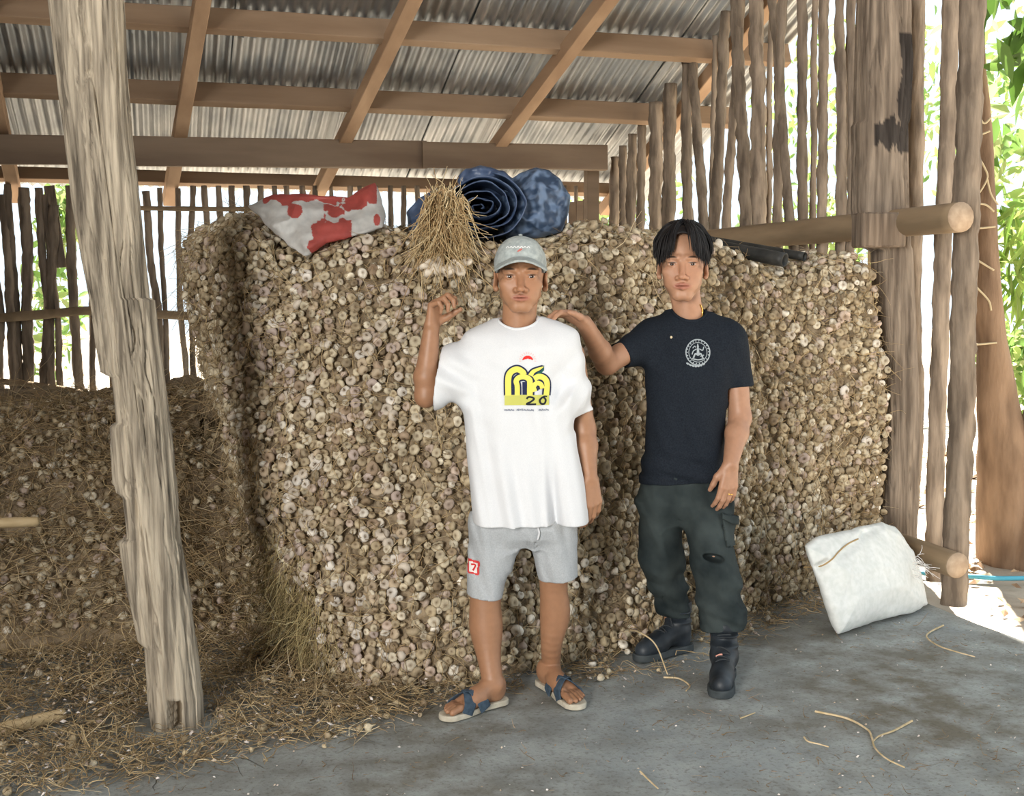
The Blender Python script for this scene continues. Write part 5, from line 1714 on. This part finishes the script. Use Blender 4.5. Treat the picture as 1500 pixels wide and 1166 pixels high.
# gold necklace
body2_bvh = None
bb2 = BVHTree.FromPolygons([tuple(a.co) for a in body2.data.vertices], [tuple(a.vertices) for a in body2.data.polygons])
n4 = px2(L2, -.05)
nc = smooth_path([cloth_pt(bb2, *n4(*q), .0025) for q in ((1026, 446), (1029, 452), (1030, 459), (1028, 466), (1023, 474))], 16)
Vn, Fn = tube(nc, .0030, 7)
link('necklace', np_mesh('necklace', Vn, Fn), M['gold'], p2.root)

# ---- cargo trousers
M['cargo'] = mat('dark_cargo_cloth', (0.013, 0.019, 0.021), (0.046, 0.058, 0.058), 6, 0.88, 0.3, 500, spec=0.15, dist=0.001, detail=6)
v = Vol((L2(915, 800)[0], -.30, .10), (L2(1120, 800)[0], .34, L2(1000, 675)[2]), 0.0046)
v.trunk(rows(L2, [(684, 944, 1058, .015, .112), (700, 940, 1061, .015, .118), (735, 937, 1068, .02, .12), (750, 946, 1060, .02, .105), (768, 968, 1040, .02, .07)]), .03, 2.4)
hL, hR = L2(990, 899, .165), L2(1062, 924, -.165)
kL, kR = L2(968, 815, .07), L2(1044, 818, -.10)
v.chain([L2(968, 735, .04), kL, hL - np.array((0, 0, .05))], [.098, .085, .076], .05)
v.chain([L2(1034, 735, .01), kR, hR - np.array((-.004, 0, .06))], [.100, .090, .086], .03)
v.relief(lambda x, z, b: .013 * fbm(x * 11 + z * 2 + 3 * b, z * 7 + x * 5, 0, 351 + b, 3) + .008 * fbm(x * 6, z * 22 + x * 8, 0, 355, 2) * np.clip(1 - (z - .15) / .45, 0, 1) * 1.5)
# torn knee
tk = L2(1046, 819, -.20)
v.ell(tk, (.044, .07, .017), .008, 'sub', rot=(0.18, 'Y'))
v.shell(.010)
v.cut_near(hL, (-.10, 0, -1), hL - np.array((0, 0, .02)), .125)
v.cut_near(hR, (.05, -.15, -1), hR - np.array((0, 0, .03)), .13)
V, Fq = v.mesh(2)
tro = p2.part('trousers', V, Fq, M['cargo']); tro['label'] = 'dark faded cargo trousers torn at one knee'
tb_ = BVHTree.FromPolygons([tuple(a) for a in V], [tuple(a) for a in Fq])
t5 = px2(L2, -.1)
pk = patch(tb_, [t5(1056, 752), t5(1077, 758), t5(1080, 800), t5(1060, 797)], .010, .004)
pe = bpy.data.objects.new('cargo_pocket', np_mesh('cargo_pocket', *pk)); COL.objects.link(pe); pe.parent = tro; pe.data.materials.append(M['cargo'])
pe.modifiers.new('thick', 'SOLIDIFY').thickness = .012
Vf_, Ff_ = stroke(tb_, [t5(1054, 757), t5(1066, 761), t5(1080, 766)], .026, .016, n=14)
po = p2.part('pocket_flap', Vf_, Ff_, M['cargo'], parent=tro); po.modifiers.new('thick', 'SOLIDIFY').thickness = .006

# ---- boots
M['boot'] = mat('black_boot_leather', (0.008, 0.011, 0.015), (0.028, 0.036, 0.046), 12, 0.5, 0.4, 120, spec=0.4, dist=0.001)
M['boot_sole'] = mat('boot_rubber', (0.030, 0.038, 0.042), (0.06, 0.07, 0.075), 20, 0.8)
M['lace'] = mat('boot_lace', (0.03, 0.035, 0.04), None, 20, 0.8)
def boot(heel, toe, shaft_top, label, mark=False):
    heel, toe, st = np.array(heel, float), np.array(toe, float), np.array(shaft_top, float)
    t = toe - heel; t[2] = 0; Lf = np.linalg.norm(t); t /= Lf; w = np.array((-t[1], t[0], 0))
    g = lambda a, b, z: heel + t * a * Lf + w * b + np.array((0, 0, z))
    root = empty('boot'); root.parent = p2.root; root['label'] = label
    P = [heel, toe, st]
    v = Vol(np.min(P, 0) - np.array((.09, .09, .0)), np.max(P, 0) + np.array((.09, .09, .03)), .0035)
    an = g(.20, 0, .10)
    v.cone(g(.16, 0, .05), g(.22, 0, .09), .042, .044, .02)
    v.cone(an, st, .047, .056, .03)
    v.cone(g(.25, 0, .085), g(.72, 0, .052), .046, .040, .03)
    v.cone(g(.60, 0, .045), g(.84, .002, .040), .045, .038, .02)
    v.cone(st, st + np.array((0, 0, .02)), .060, .060, .01)
    for z_ in (.13, .17):
        v.ell(g(.20, 0, z_), (.055, .055, .008), .012)
    v.cut((0, 0, .018), (0, 0, -1)); v.cut(st + np.array((0, 0, .015)), (0, 0, 1))
    V, Fq = v.mesh(2)
    up = link('upper', np_mesh('upper', V, Fq), M['boot'], root)
    bb = BVHTree.FromPolygons([tuple(a) for a in V], [tuple(a) for a in Fq])
    v = Vol(np.minimum(heel, toe) - np.array((.09, .09, .006)), np.maximum(heel, toe) + np.array((.09, .09, .04)), .0035)
    P2 = [(g(.12, 0, 0), .046), (g(.42, 0, 0), .041), (g(.72, 0, 0), .052), (g(.84, 0, 0), .046)]
    def fn(x, y, z):
        d = 9.0
        for (p, r0), (q, r1) in zip(P2[:-1], P2[1:]):
            ab = (q - p)[:2]; tt_ = np.clip(((x - p[0]) * ab[0] + (y - p[1]) * ab[1]) / (ab @ ab), 0, 1)
            d = np.minimum(d, np.hypot(x - p[0] - tt_ * ab[0], y - p[1] - tt_ * ab[1]) - (r0 + (r1 - r0) * tt_))
        return np.maximum(d, np.abs(z - .015) - .0145).astype(np.float32)
    v.add(fn, v.lo, v.lo + v.h * v.n, .001)
    V, Fq = v.mesh(2)
    link('boot_sole', np_mesh('boot_sole', V, Fq), M['boot_sole'], root)
    # laces across the tongue
    for k in range(5):
        f_ = .30 + .065 * k
        pts = []
        for q in np.linspace(-.026, .026, 7):
            p0 = g(f_ + (.02 if k % 2 else -.02) * q / .026, q, .30)
            h = bb.ray_cast(Vector(p0), Vector((0, 0, -1)))
            if h[0]: pts.append(h[0] + Vector((0, 0, .002)))
        if len(pts) > 3:
            Vt, Ft = tube(smooth_path(pts, 12), .0032, 6); link('lace', np_mesh('lace', Vt, Ft), M['lace'], root)
    if mark:
        pts = [bb.ray_cast(Vector(g(.47, q, .30)), Vector((0, 0, -1)))[0] for q in np.linspace(-.026, -.002, 5)]
        pts = [q + Vector((0, 0, .004)) for q in pts if q]
        Vt, Ft = tube(pts, .0045, 6); link('tag', np_mesh('tag', Vt, Ft), print_paint('tag_pink', (0.62, 0.30, 0.24)), root)
hB, tB = G2(1062, 985), G2(1054, 1027)
boot(hB, hB + (tB - hB) * .98, L2(1060, 915, hB[1] + .0), 'dusty black lace-up boot', True)
hB2, tB2 = G2(1009, 950), G2(930, 970)
boot(hB2, tB2, L2(992, 885, hB2[1] - .0), 'dark black lace-up boot')
# ================================================================== things on and around the stack
class Prop(Person):
    def __init__(s, name, d0, label, cat, px, z=0.0, group=None):
        s.d0 = d0
        s.x0 = s.raw(*px, 0)[0]
        s.root = empty(name, lev(s.x0, d0, 0), -YAW)
        tag(s.root, label, cat, group)
def poly_sdf(x, z, poly):
    """signed distance in 2-D, positive inside"""
    poly = np.asarray(poly, float); d = np.full(x.shape, 9.0)
    for a, b in zip(poly, np.roll(poly, -1, 0)):
        e = b - a; t = np.clip(((x - a[0]) * e[0] + (z - a[1]) * e[1]) / (e @ e + 1e-12), 0, 1)
        d = np.minimum(d, np.hypot(x - a[0] - t * e[0], z - a[1] - t * e[1]))
    return np.where(in_poly(x.ravel(), z.ravel(), poly).reshape(x.shape), d, -d)
def inflate(pr, pts, thick, E, h, rel=None, yc=None, power=.5, smooth=2):
    """stuffed cloth form from an outline; pts (px, py, y offset)"""
    Q = np.array([pr.L(*p) for p in pts])
    poly = Q[:, [0, 2]]
    A = np.c_[poly, np.ones(len(Q))]; co = np.linalg.lstsq(A, Q[:, 1], rcond=None)[0]
    lo = np.array((poly[:, 0].min() - .03, Q[:, 1].min() - thick - .06, poly[:, 1].min() - .03)); hi = np.array((poly[:, 0].max() + .03, Q[:, 1].max() + thick + .06, poly[:, 1].max() + .03))
    v = Vol(lo, hi, h)
    X, Z = np.meshgrid(v.ax[0], v.ax[2], indexing='ij')
    e = poly_sdf(X, Z, poly)
    e = e + .004 * fbm(X * 22, Z * 22, 0, 7, 2)
    T = thick * (np.clip(e, 0, E) / E) ** power
    c = co[0] * X + co[1] * Z + co[2]
    if yc is not None: c = c + yc(X, Z)
    rf = rel(X, Z, 0) if rel else 0 * X; rb = rel(X, Z, 1) if rel else 0 * X
    y = v.ax[1][None, :, None]
    d = np.abs(y - c[:, None, :]) - T[:, None, :] - np.where(y < c[:, None, :], rf[:, None, :], rb[:, None, :]) * np.clip(e / .02, 0, 1)[:, None, :]
    v.D = np.maximum(d, -e[:, None, :]).astype(np.float32)
    return v.mesh(smooth)
def to_px(pr, V):
    W = np.stack([V[:, 0] + pr.x0, V[:, 1] + pr.d0, V[:, 2]], -1)
    dep = W[:, 1] * CP - (W[:, 2] - H) * SP
    return 750 + F * W[:, 0] / dep, 583 - F * (W[:, 1] * SP + (W[:, 2] - H) * CP) / dep
crump = lambda s, a, f: (lambda x, z, b: a * (1 - 2 * np.abs(fbm(x * f + 3 * b, z * f, 0, s + b, 3))))

# ---- white woven sack by the lower rail
M['sack'] = mat('white_woven_sack', (0.70, 0.73, 0.71), (0.80, 0.82, 0.81), 40, 0.65, 0.1, 350, spec=0.3, dist=0.0006, trans=0.12)
gs = G0 = on_z(1290, 915); d_s = gs.x * SY + gs.y * CY
ws = Prop('white_sack', d_s, 'full white woven plastic sack slumped on the floor by the lower rail', 'sack', (1275, 910))
off = lambda px, py: (px - 1275) * .0030 + (915 - py) * .0012
out = [(1179, 800), (1196, 786), (1240, 776), (1292, 765), (1312, 772), (1338, 806), (1350, 845), (1358, 884), (1335, 897), (1290, 906), (1245, 921), (1226, 928), (1214, 905), (1196, 850)]
V, Fq = inflate(ws, [(x, y, off(x, y)) for x, y in out], .15, .16, .0055,
                lambda x, z, b: .020 * fbm(x * 4 + z * 3, z * 2 - x * 3, 0, 401 + b, 2) + .016 * (1 - 2 * np.abs(vnoise(np.arctan2(x + .02, .50 - z) * 5.5, 3.3 + np.hypot(x, z - .5) * 1.5, 0, 405 + b))) * np.clip((z - .08) / .25, 0, 1) - .020 * np.exp(-((z - .40 - .35 * x) / .018) ** 2) * (b == 0))
V[:, 2] = np.maximum(V[:, 2], 0.003)
sk = ws.part('bag', V, Fq, M['sack'])
sb_ = BVHTree.FromPolygons([tuple(a) for a in V], [tuple(a) for a in Fq])
M['twine'] = mat('tan_twine', (0.40, 0.27, 0.12), None, 30, 0.8)
q2 = px2(ws.L, -.1)
P = smooth_path([cloth_pt(sb_, *q2(*q), .004) for q in ((1186, 838), (1196, 826), (1212, 816), (1228, 807), (1248, 801), (1268, 798))], 30)
Vt, Ft = tube(P, .0032, 6); link('twine', np_mesh('twine', Vt, Ft), M['twine'], ws.root)
fr_ = np.array([ws.L(1341 + 5 * math.cos(i), 812 + i * 1.4, .12) for i in range(26)])
V, Q, C, _ = straws(fr_, (lambda d: d / np.linalg.norm(d, axis=1)[:, None])(np.c_[RNG.uniform(.6, 1, 26), RNG.normal(0, .3, 26), RNG.uniform(-.7, .3, 26)]), RNG.uniform(.03, .08, 26), .0022, .3, .2, col=np.tile([.85, .85, .85], (26, 1)))
ws.part('frayed_threads', V, Q, M['straw'], C)['kind'] = 'stuff'

# ---- red and white plastic sack on top of the stack
M['redsack'] = mat('printed_plastic_sack', (0.85, 0.85, 0.85), (1, 1, 1), 30, 0.45, 0.2, 200, attr=True, spec=0.4, trans=0.35, dist=0.001)
rs = Prop('empty_sack', 5.18, 'crumpled red and white plastic sack draped over the stack edge', 'sack', (460, 340))
out = [(363, 302, .1), (384, 292, .12), (402, 284, .15), (440, 284, .18), (482, 288, .18), (512, 290, .18), (530, 276, .18), (547, 266, .16), (556, 282, .12), (566, 318, .08), (562, 334, .04),
       (520, 348, .0), (478, 356, -.05), (452, 375, -.12), (444, 376, -.13), (420, 358, -.10), (398, 340, -.06), (380, 320, 0)]
V, Fq = inflate(rs, out, .055, .07, .0042, lambda x, z, b: .026 * (1 - 2 * np.abs(fbm(x * 7 + 1, z * 7, 0, 411 + b, 3))))
ax_px, ay_px = to_px(rs, V)
n_ = 9 * fbm(ax_px * .055, ay_px * .055, 0, 413, 3)
red = ((ay_px < 300 + n_ - 7 * np.exp(-((ax_px - 450) / 25.) ** 2)) & (ax_px > 385) & (ax_px < 552)) | ((ay_px > 322 + n_) & (ax_px > 452 + n_) & (ax_px < 515) & (ay_px < 372)) | (np.hypot((ax_px - 432) / 11, (ay_px - 306 + n_) / 9) < 1) | ((ax_px > 474) & (ax_px < 505) & (np.abs(ay_px - 308 - n_) < 7)) | (np.hypot((ax_px - 552) / 5, (ay_px - 322) / 9) < 1)
C = np.where(red[:, None], (0.50, 0.10, 0.085), (0.68, 0.68, 0.66))
rs.part('bag', V, Fq, M['redsack'], C)

# ---- rolled blue tarpaulin
M['tarp'] = mat('blue_tarpaulin', (0.035, 0.060, 0.125), (0.085, 0.125, 0.22), 18, 0.42, 0.25, 120, spec=0.45, dist=0.001)
M['tarp_check'] = mat('faded_blue_tarpaulin', (0.030, 0.055, 0.105), (0.13, 0.19, 0.30), 22, 0.5, 0.3, 120, spec=0.4, dist=0.001, lo=.42, hi=.58, detail=1.0)
tp = Prop('blue_tarpaulin', 5.62, 'bundled blue tarpaulin, one end rolled, on top of the stack', 'tarpaulin', (715, 340))
c = tp.L(704, 308, 0)
t = np.linspace(0, 5.2 * 2 * np.pi, 240)
r = .008 + .152 * (t / t[-1]) ** .9
r = r * (1 + .10 * np.sin(t * 1.0 + 1) + .06 * vnoise(t * 1.1, 0, 0, 421) + .03 * vnoise(t * 3.3, 0, 0, 422))
ys = np.linspace(-.20, .34, 12)
V = np.stack([c[0] + (r * np.cos(t))[:, None] * (1.15 + .05 * ys[None]) + .012 * vnoise(t[:, None] * 1.5, ys[None] * 9, 0, 424), ys[None] + .028 * vnoise(t[:, None] * 1.3, ys[None] * 2, 0, 423) + .0 * t[:, None],
              c[2] + (r * np.sin(t))[:, None] * .92 + .010 * vnoise(t[:, None] * 1.5 + 9, ys[None] * 9, 0, 425)], -1).reshape(-1, 3)
ro = tp.part('roll', V, grid_faces(240, 12), M['tarp']); ro.modifiers.new('thick', 'SOLIDIFY').thickness = .005
V, Fq = inflate(tp, [(704 + 46 * math.cos(a), 308 + 40 * math.sin(a), .16) for a in np.linspace(0, 6.28, 16)[:-1]], .05, .05, .006)
tp.part('inner_wad', V, Fq, M['tarp'])
V, Fq = inflate(tp, [(738, 268, .0), (760, 254, .02), (786, 244, .02), (806, 250, .0), (820, 262, 0), (836, 286, 0), (832, 316, 0), (824, 340, 0), (800, 348, 0), (742, 352, 0), (728, 320, 0)], .13, .13, .005, crump(431, .030, 8))
tp.part('crumpled_end', V, Fq, M['tarp_check'])
V, Fq = inflate(tp, [(668, 262, .1), (682, 246, .1), (704, 242, .1), (738, 250, .1), (764, 272, .1), (752, 300, .1), (712, 300, .1), (680, 285, .1)], .09, .09, .005, crump(433, .028, 9))
tp.part('upper_fold', V, Fq, M['tarp'])
V, Fq = inflate(tp, [(596, 312, .05), (612, 290, .05), (640, 276, .05), (668, 300, .05), (664, 352, .05), (600, 352, .05)], .10, .09, .005, crump(435, .022, 9))
tp.part('tail', V, Fq, M['tarp'])

# ---- upended bunch of dry stalks, its bulbs hanging below
bn = Prop('garlic_bunch', 5.10, 'upright sheaf of pale dried garlic stalks in front of the blue tarpaulin', 'garlic bunch', (650, 380))
n_ = 760
a = RNG.uniform(0, 2 * np.pi, n_); rr_ = np.sqrt(RNG.random(n_))
top_ = bn.L(650, 284, 0)
base = top_ + np.c_[rr_ * np.cos(a) * .085, rr_ * np.sin(a) * .07, RNG.uniform(-.16, .05, n_) - .05 * rr_]
up_ = RNG.random(n_) < .16
D = np.c_[np.cos(a) * .10 * rr_ + RNG.normal(0, .20, n_), np.sin(a) * .25 * rr_ - .12 + RNG.normal(0, .15, n_), np.where(up_, .8, -1.0)]
D /= np.linalg.norm(D, axis=1)[:, None]
pal = np.array([(0.66, 0.50, 0.28), (0.56, 0.40, 0.21), (0.78, 0.64, 0.40), (0.42, 0.29, 0.15)])
V, Q, C, _ = straws(base, D, np.where(up_, RNG.uniform(.03, .08, n_), RNG.uniform(.08, .20, n_)), RNG.uniform(.0020, .0040, n_), .42, .10, npt=7, col=pal[RNG.choice(4, n_)])
bn.part('stalks', V, Q, M['straw'], C)['kind'] = 'stuff'
for i in range(12):
    c = bn.L(622 + i * 5.5 + random.uniform(-3, 3), 388 + random.uniform(-8, 14), -.07)
    Rm = orient(np.array([(0, -.8, -.4)]), np.array([.5]))
    V, fs, cc = bulbs_mesh('b', c[None], Rm, np.array([random.uniform(.023, .028)]), np.array([[.74, .66, .55]]), seg=12)
    link('bulb', np_mesh('bulb', V, fs, cols=cc), M['garlic'], bn.root)

# ---- two black pipes lying on the right shoulder of the stack
M['pipe'] = mat('black_pipe', (0.020, 0.022, 0.022), (0.05, 0.05, 0.048), 12, 0.5, 0.2, 80)
def pipe(a, b, r, label):
    a, b = np.array(a), np.array(b); d = (b - a) / np.linalg.norm(b - a); n = 20
    s = np.linspace(0, 1, n)[:, None]
    P = np.vstack([a + (b - a) * s, b - d * .001, b - d * .12]); R_ = np.r_[np.full(n, r), r * .80, r * .78]
    T, A, B = frame_of(P[:n]); A, B = A[0], B[0]
    th = np.linspace(0, 2 * np.pi, 24, endpoint=False)
    V = (P[:, None] + R_[:, None, None] * (np.cos(th)[None, :, None] * A + np.sin(th)[None, :, None] * B)).reshape(-1, 3)
    Fq = grid_faces(n + 2, 24, True)
    o0 = V.mean(0)
    o = link('pipe', np_mesh('pipe', V - o0, Fq), M['pipe'], None, tuple(o0)); tag(o, label, 'pipe', )
pipe(on_d(1000, 352, 6.20), on_d(1150, 381, 5.86), .034, 'thick black plastic pipe with an open end on the stack')
pipe(on_d(1040, 352, 6.5), on_d(1179, 376, 6.12), .022, 'thinner black pipe lying behind the thick one')

# ---- bamboo sticks at the left
M['bamboo'] = mat('dry_bamboo', (0.46, 0.33, 0.17), (0.60, 0.46, 0.27), 12, 0.55, 0.2, 60, (.2, 1, 1), spec=0.4)
def stick(a, b, r, label, knots=4):
    a, b = np.array(a), np.array(b); n = 44; s = np.linspace(0, 1, n)
    P = a + (b - a) * s[:, None]
    R_ = r * (1 + .07 * np.exp(-(((s * knots + .3) % 1 - .5) / .05) ** 2))
    V, fs = tube(P, R_, 16, rough=.02, seed=3)
    o = link('bamboo_stick', np_mesh('bamboo_stick', V - a, fs), M['bamboo'], None, tuple(a)); tag(o, label, 'stick')
e = on_z(94, 1046, .024); e2_ = on_z(-190, 1112, .024)
stick(e2_, e, .021, 'bamboo stick lying in the straw litter on the floor', 6)
e = on_d(55, 764, 4.75); e2_ = on_d(-200, 774, 4.3)
stick(e2_, e, .020, 'bamboo stick poking out over the low dark heap', 3)

# ---- single stalks lying on the open floor
M['stalk'] = mat('pale_stalk', (0.50, 0.38, 0.21), (0.68, 0.55, 0.36), 30, 0.75)
SL = [([(1194, 1042), (1240, 1052), (1270, 1068), (1277, 1080), (1282, 1096), (1300, 1112), (1325, 1124)], 'long forked stalk curling on the open concrete'),
      ([(1336, 1056), (1310, 1070), (1288, 1078), (1279, 1086)], 'short bent stalk meeting the long forked one'),
      ([(1382, 916), (1362, 926), (1358, 934), (1375, 946), (1402, 955), (1428, 962)], 'hooked pale stalk in front of the white sack'),
      ([(972, 992), (995, 994), (1010, 1004), (1005, 1012)], 'pale broken stalk beside the dusty boot'),
      ([(934, 930), (962, 944), (975, 986)], 'thin kinked stalk leaning by the dark boot'),
      ([(1178, 1080), (1184, 1086), (1200, 1090), (1214, 1094)], 'small white curled stalk on the open concrete'),
      ([(938, 1130), (950, 1142), (964, 1155)], 'short straight straw alone on the concrete'),
      ([(1085, 1052), (1106, 1044)], 'pale splinter on the concrete below the dusty boot')]
for k, (pts, lab) in enumerate(SL):
    P = smooth_path([on_z(x, y, .005) for x, y in pts] if k != 4 else [on_d(918, 922, 5.10), on_d(936, 926, 4.84), on_d(960, 944, 4.76), on_z(978, 988, .005)], 30)
    V, fs = tube(P, .0042 * (1 - .4 * np.linspace(0, 1, 30)) * (.8 if k > 4 else 1), 7, rough=.1)
    V[:, 2] = np.maximum(V[:, 2], .001)
    o0 = P.mean(0); o = link('dry_stalk', np_mesh('dry_stalk', V - o0, fs), M['stalk'], None, tuple(o0)); tag(o, lab, 'stalk')

# ================================================================== outdoors
M['leaf'] = mat('leaf_green', (0.80, 0.80, 0.80), (1, 1, 1), 3, 0.5, attr=True, trans=0.5)
M['bark'] = mat('tree_bark', (0.15, 0.095, 0.06), (0.30, 0.20, 0.13), 10, 0.9, 0.9, 25, (1, 1, .25), dist=.015)
def leaves(c, rad, n, size, cols, narrow=.38, droop=.4):
    d = RNG.normal(0, 1, (n, 3)); d /= np.linalg.norm(d, axis=1)[:, None]
    P = np.array(c) + d * (RNG.random(n) ** .45)[:, None] * np.array(rad)
    a = RNG.normal(0, 1, (n, 3)); a[:, 2] -= droop; a /= np.linalg.norm(a, axis=1)[:, None]
    b = np.cross(a, RNG.normal(0, 1, (n, 3))); b /= np.linalg.norm(b, axis=1)[:, None]; nn_ = np.cross(a, b)
    s = (size * RNG.uniform(.6, 1.3, n))[:, None]
    w_ = s * narrow * .5
    V = np.stack([P, P + a * s * .28 + b * w_ * .85 + nn_ * s * .05, P + a * s * .62 + b * w_ * .8 + nn_ * s * .03, P + a * s - nn_ * s * .08, P + a * s * .62 - b * w_ * .8 + nn_ * s * .03, P + a * s * .28 - b * w_ * .85 + nn_ * s * .05, P + a * s * .45 - nn_ * s * .02], 1)
    f = np.arange(n)[:, None] * 7
    Fq = np.vstack([np.c_[f + 6, f + i, f + (i + 1) % 6] for i in range(6)])
    C = np.array(cols)[RNG.choice(len(cols), n)] * RNG.uniform(.75, 1.2, (n, 1))
    return V.reshape(-1, 3), Fq, np.repeat(C, 7, 0)
GR = [(0.24, 0.40, 0.10), (0.18, 0.32, 0.08), (0.38, 0.50, 0.17), (0.48, 0.55, 0.24)]
def tree(name, base, h, r, blobs, label, cat='tree', size=.16, n=900, lean=(0, 0)):
    root = empty(name, (base[0], base[1], -.1)); tag(root, label, cat)
    P = smooth_path([(0, 0, 0), (lean[0] * .4, lean[1] * .4, h * .5), (lean[0], lean[1], h)], 20)
    V, fs = tube(P, r * (1 - .6 * np.linspace(0, 1, 20)), 12, rough=.15, seed=5)
    link('trunk', np_mesh('trunk', V, fs), M['bark'], root)
    Vs_, Fs_, Cs_ = [], [], []; k = 0
    for (bx, by, bz), rad in blobs:
        V, Fq, C = leaves((bx, by, bz), rad, n, size, GR); Vs_.append(V); Fs_.append(Fq + k); Cs_.append(C); k += len(V)
    o = link('foliage', np_mesh('foliage', np.vstack(Vs_), np.vstack(Fs_), cols=np.vstack(Cs_)), M['leaf'], root); o['kind'] = 'stuff'
tree('leafy_tree', (7.6, 8.6), 3.2, .10, [((0, 0, 3.3), (1.3, 1.2, 1.0)), ((.5, .6, 2.0), (.9, .9, .7)), ((-.3, .2, 1.1), (.6, .7, .5))], 'bright green leafy tree beyond the stout poles', size=.17, n=750)
tree('leafy_tree', (9.8, 15.5), 4.0, .12, [((0, 0, 4.2), (1.9, 1.8, 1.4)), ((-.8, .5, 2.4), (1.2, 1, .8))], 'sunlit tree seen through the gaps of the right wall', size=.22, n=600)
tree('leafy_tree', (6.2, 17.0), 3.0, .09, [((0, 0, 3.0), (1.5, 1.2, 1.1)), ((.4, 0, 1.4), (1.1, .9, .7))], 'pale leafy tree behind the far corner of the shed', size=.2, n=450)
tree('leafy_bush', (-1.0, 12.6), 1.4, .05, [((0, 0, 1.5), (.30, .4, .8)), ((.15, .1, 2.4), (.25, .3, .35))], 'green bush behind the back wall poles near the leaning post', 'bush', size=.15, n=260)
tree('leafy_bush', (-2.1, 13.0), 1.5, .05, [((0, 0, 1.6), (.45, .4, .9))], 'green bush behind the back wall at the shed corner', 'bush', size=.15, n=300)
# the near leaning trunk bound with vine strings
bt = on_z(1483, 824, -.1); dt = bt.x * SY + bt.y * CY
tr = empty('leaning_tree', bt); tag(tr, 'leaning brown tree trunk bound with pale vines outside the stout poles', 'tree')
P = np.array([on_d(x, y, dt) for x, y in ((1486, 836), (1480, 760), (1474, 690), (1462, 600), (1452, 500), (1446, 400), (1440, 260), (1432, 140), (1430, 40), (1430, -40))])
R_ = np.array([50, 44, 36, 30, 22, 19, 17, 15, 12, 8]) * dt / F
P = smooth_path(P, 60); R_ = np.interp(np.linspace(0, 1, 60), np.linspace(0, 1, 10), R_)
V, fs = tube(P - np.array(bt), R_, 20, rough=.14, seed=6, freq=3)
link('trunk', np_mesh('trunk', V, fs), M['bark'], tr)
V, fs = tube(np.array([on_d(x, y, dt - .04) for x, y in ((1505, 832), (1504, 780), (1512, 690), (1530, 600))]) - np.array(bt), np.array([45, 40, 34, 28]) * dt / F, 16, rough=.12, seed=8)
link('root_buttress', np_mesh('root_buttress', V, fs), M['bark'], tr)
M['vine'] = mat('pale_vine', (0.55, 0.46, 0.30), None, 20, .8)
for k, pts in enumerate(([(1428, 150), (1440, 180), (1452, 172)], [(1430, 225), (1442, 245), (1446, 262), (1430, 290)], [(1446, 262), (1452, 285), (1462, 300)], [(1428, 298), (1444, 300), (1456, 310)], [(1428, 335), (1458, 332)], [(1430, 200), (1450, 192)], [(1428, 505), (1460, 502)], [(1430, 420), (1448, 440), (1452, 455)], [(1430, 380), (1456, 396)])):
    Pv = smooth_path([on_d(x, y, dt - .10) for x, y in pts], 14) - np.array(bt)
    V, fs = tube(Pv, .006, 6); link('vine', np_mesh('vine', V, fs), M['vine'], tr)
V1, F1, C1 = leaves(on_d(1500, 30, dt - .2) - bt, (.30, .25, .28), 46, .22, [(0.10, .20, .035), (.16, .28, .06)], .4, .9)
V2, F2, C2 = leaves(on_d(1490, 360, dt + .3) - bt, (.22, .3, .40), 90, .26, [(0.20, .34, .06), (.30, .42, .1)], .14, 1.2)
V3, F3, C3 = leaves(on_d(1505, 200, dt + .6) - bt, (.35, .4, .6), 120, .20, GR, .4, .6)
o = link('foliage', np_mesh('foliage', np.vstack([V1, V2, V3]), np.vstack([F1, F2 + len(V1), F3 + len(V1) + len(V2)]), cols=np.vstack([C1, C2, C3])), M['leaf'], tr); o['kind'] = 'stuff'
# fallen leaves on the earth and a blue hose
n_ = 1500
P = np.c_[RNG.uniform(SLAB_X + .35, SLAB_X + 5, n_), RNG.uniform(3.5, 11, n_), np.full(n_, -.085)]
V, T = flakes(P, RNG.uniform(.015, .05, n_))
ck = np.array([(0.55, .40, .26), (0.36, .24, .15), (0.70, .58, .42), (.22, .15, .10)])[RNG.choice(4, n_)]
V[:, 2] = np.maximum(V[:, 2], -.115)
fo = link('fallen_leaves', np_mesh('fallen_leaves', V, T, cols=np.repeat(ck, 5, 0), smooth=False), M['straw']); tag(fo, 'brown fallen leaves on the earth outside the slab', 'leaf litter', kind='stuff')
M['hose'] = mat('blue_hose', (0.08, 0.36, 0.50), None, 10, .5)
P = smooth_path([on_z(x, y, -.07) for x, y in ((1330, 838), (1420, 844), (1460, 847), (1500, 847), (1580, 846))], 40)
o0 = P.mean(0); V, fs = tube(P, .013, 10); tag(link('garden_hose', np_mesh('garden_hose', V - o0, fs), M['hose'], None, tuple(o0)), 'thin blue hose lying across the leaf-strewn earth', 'hose')
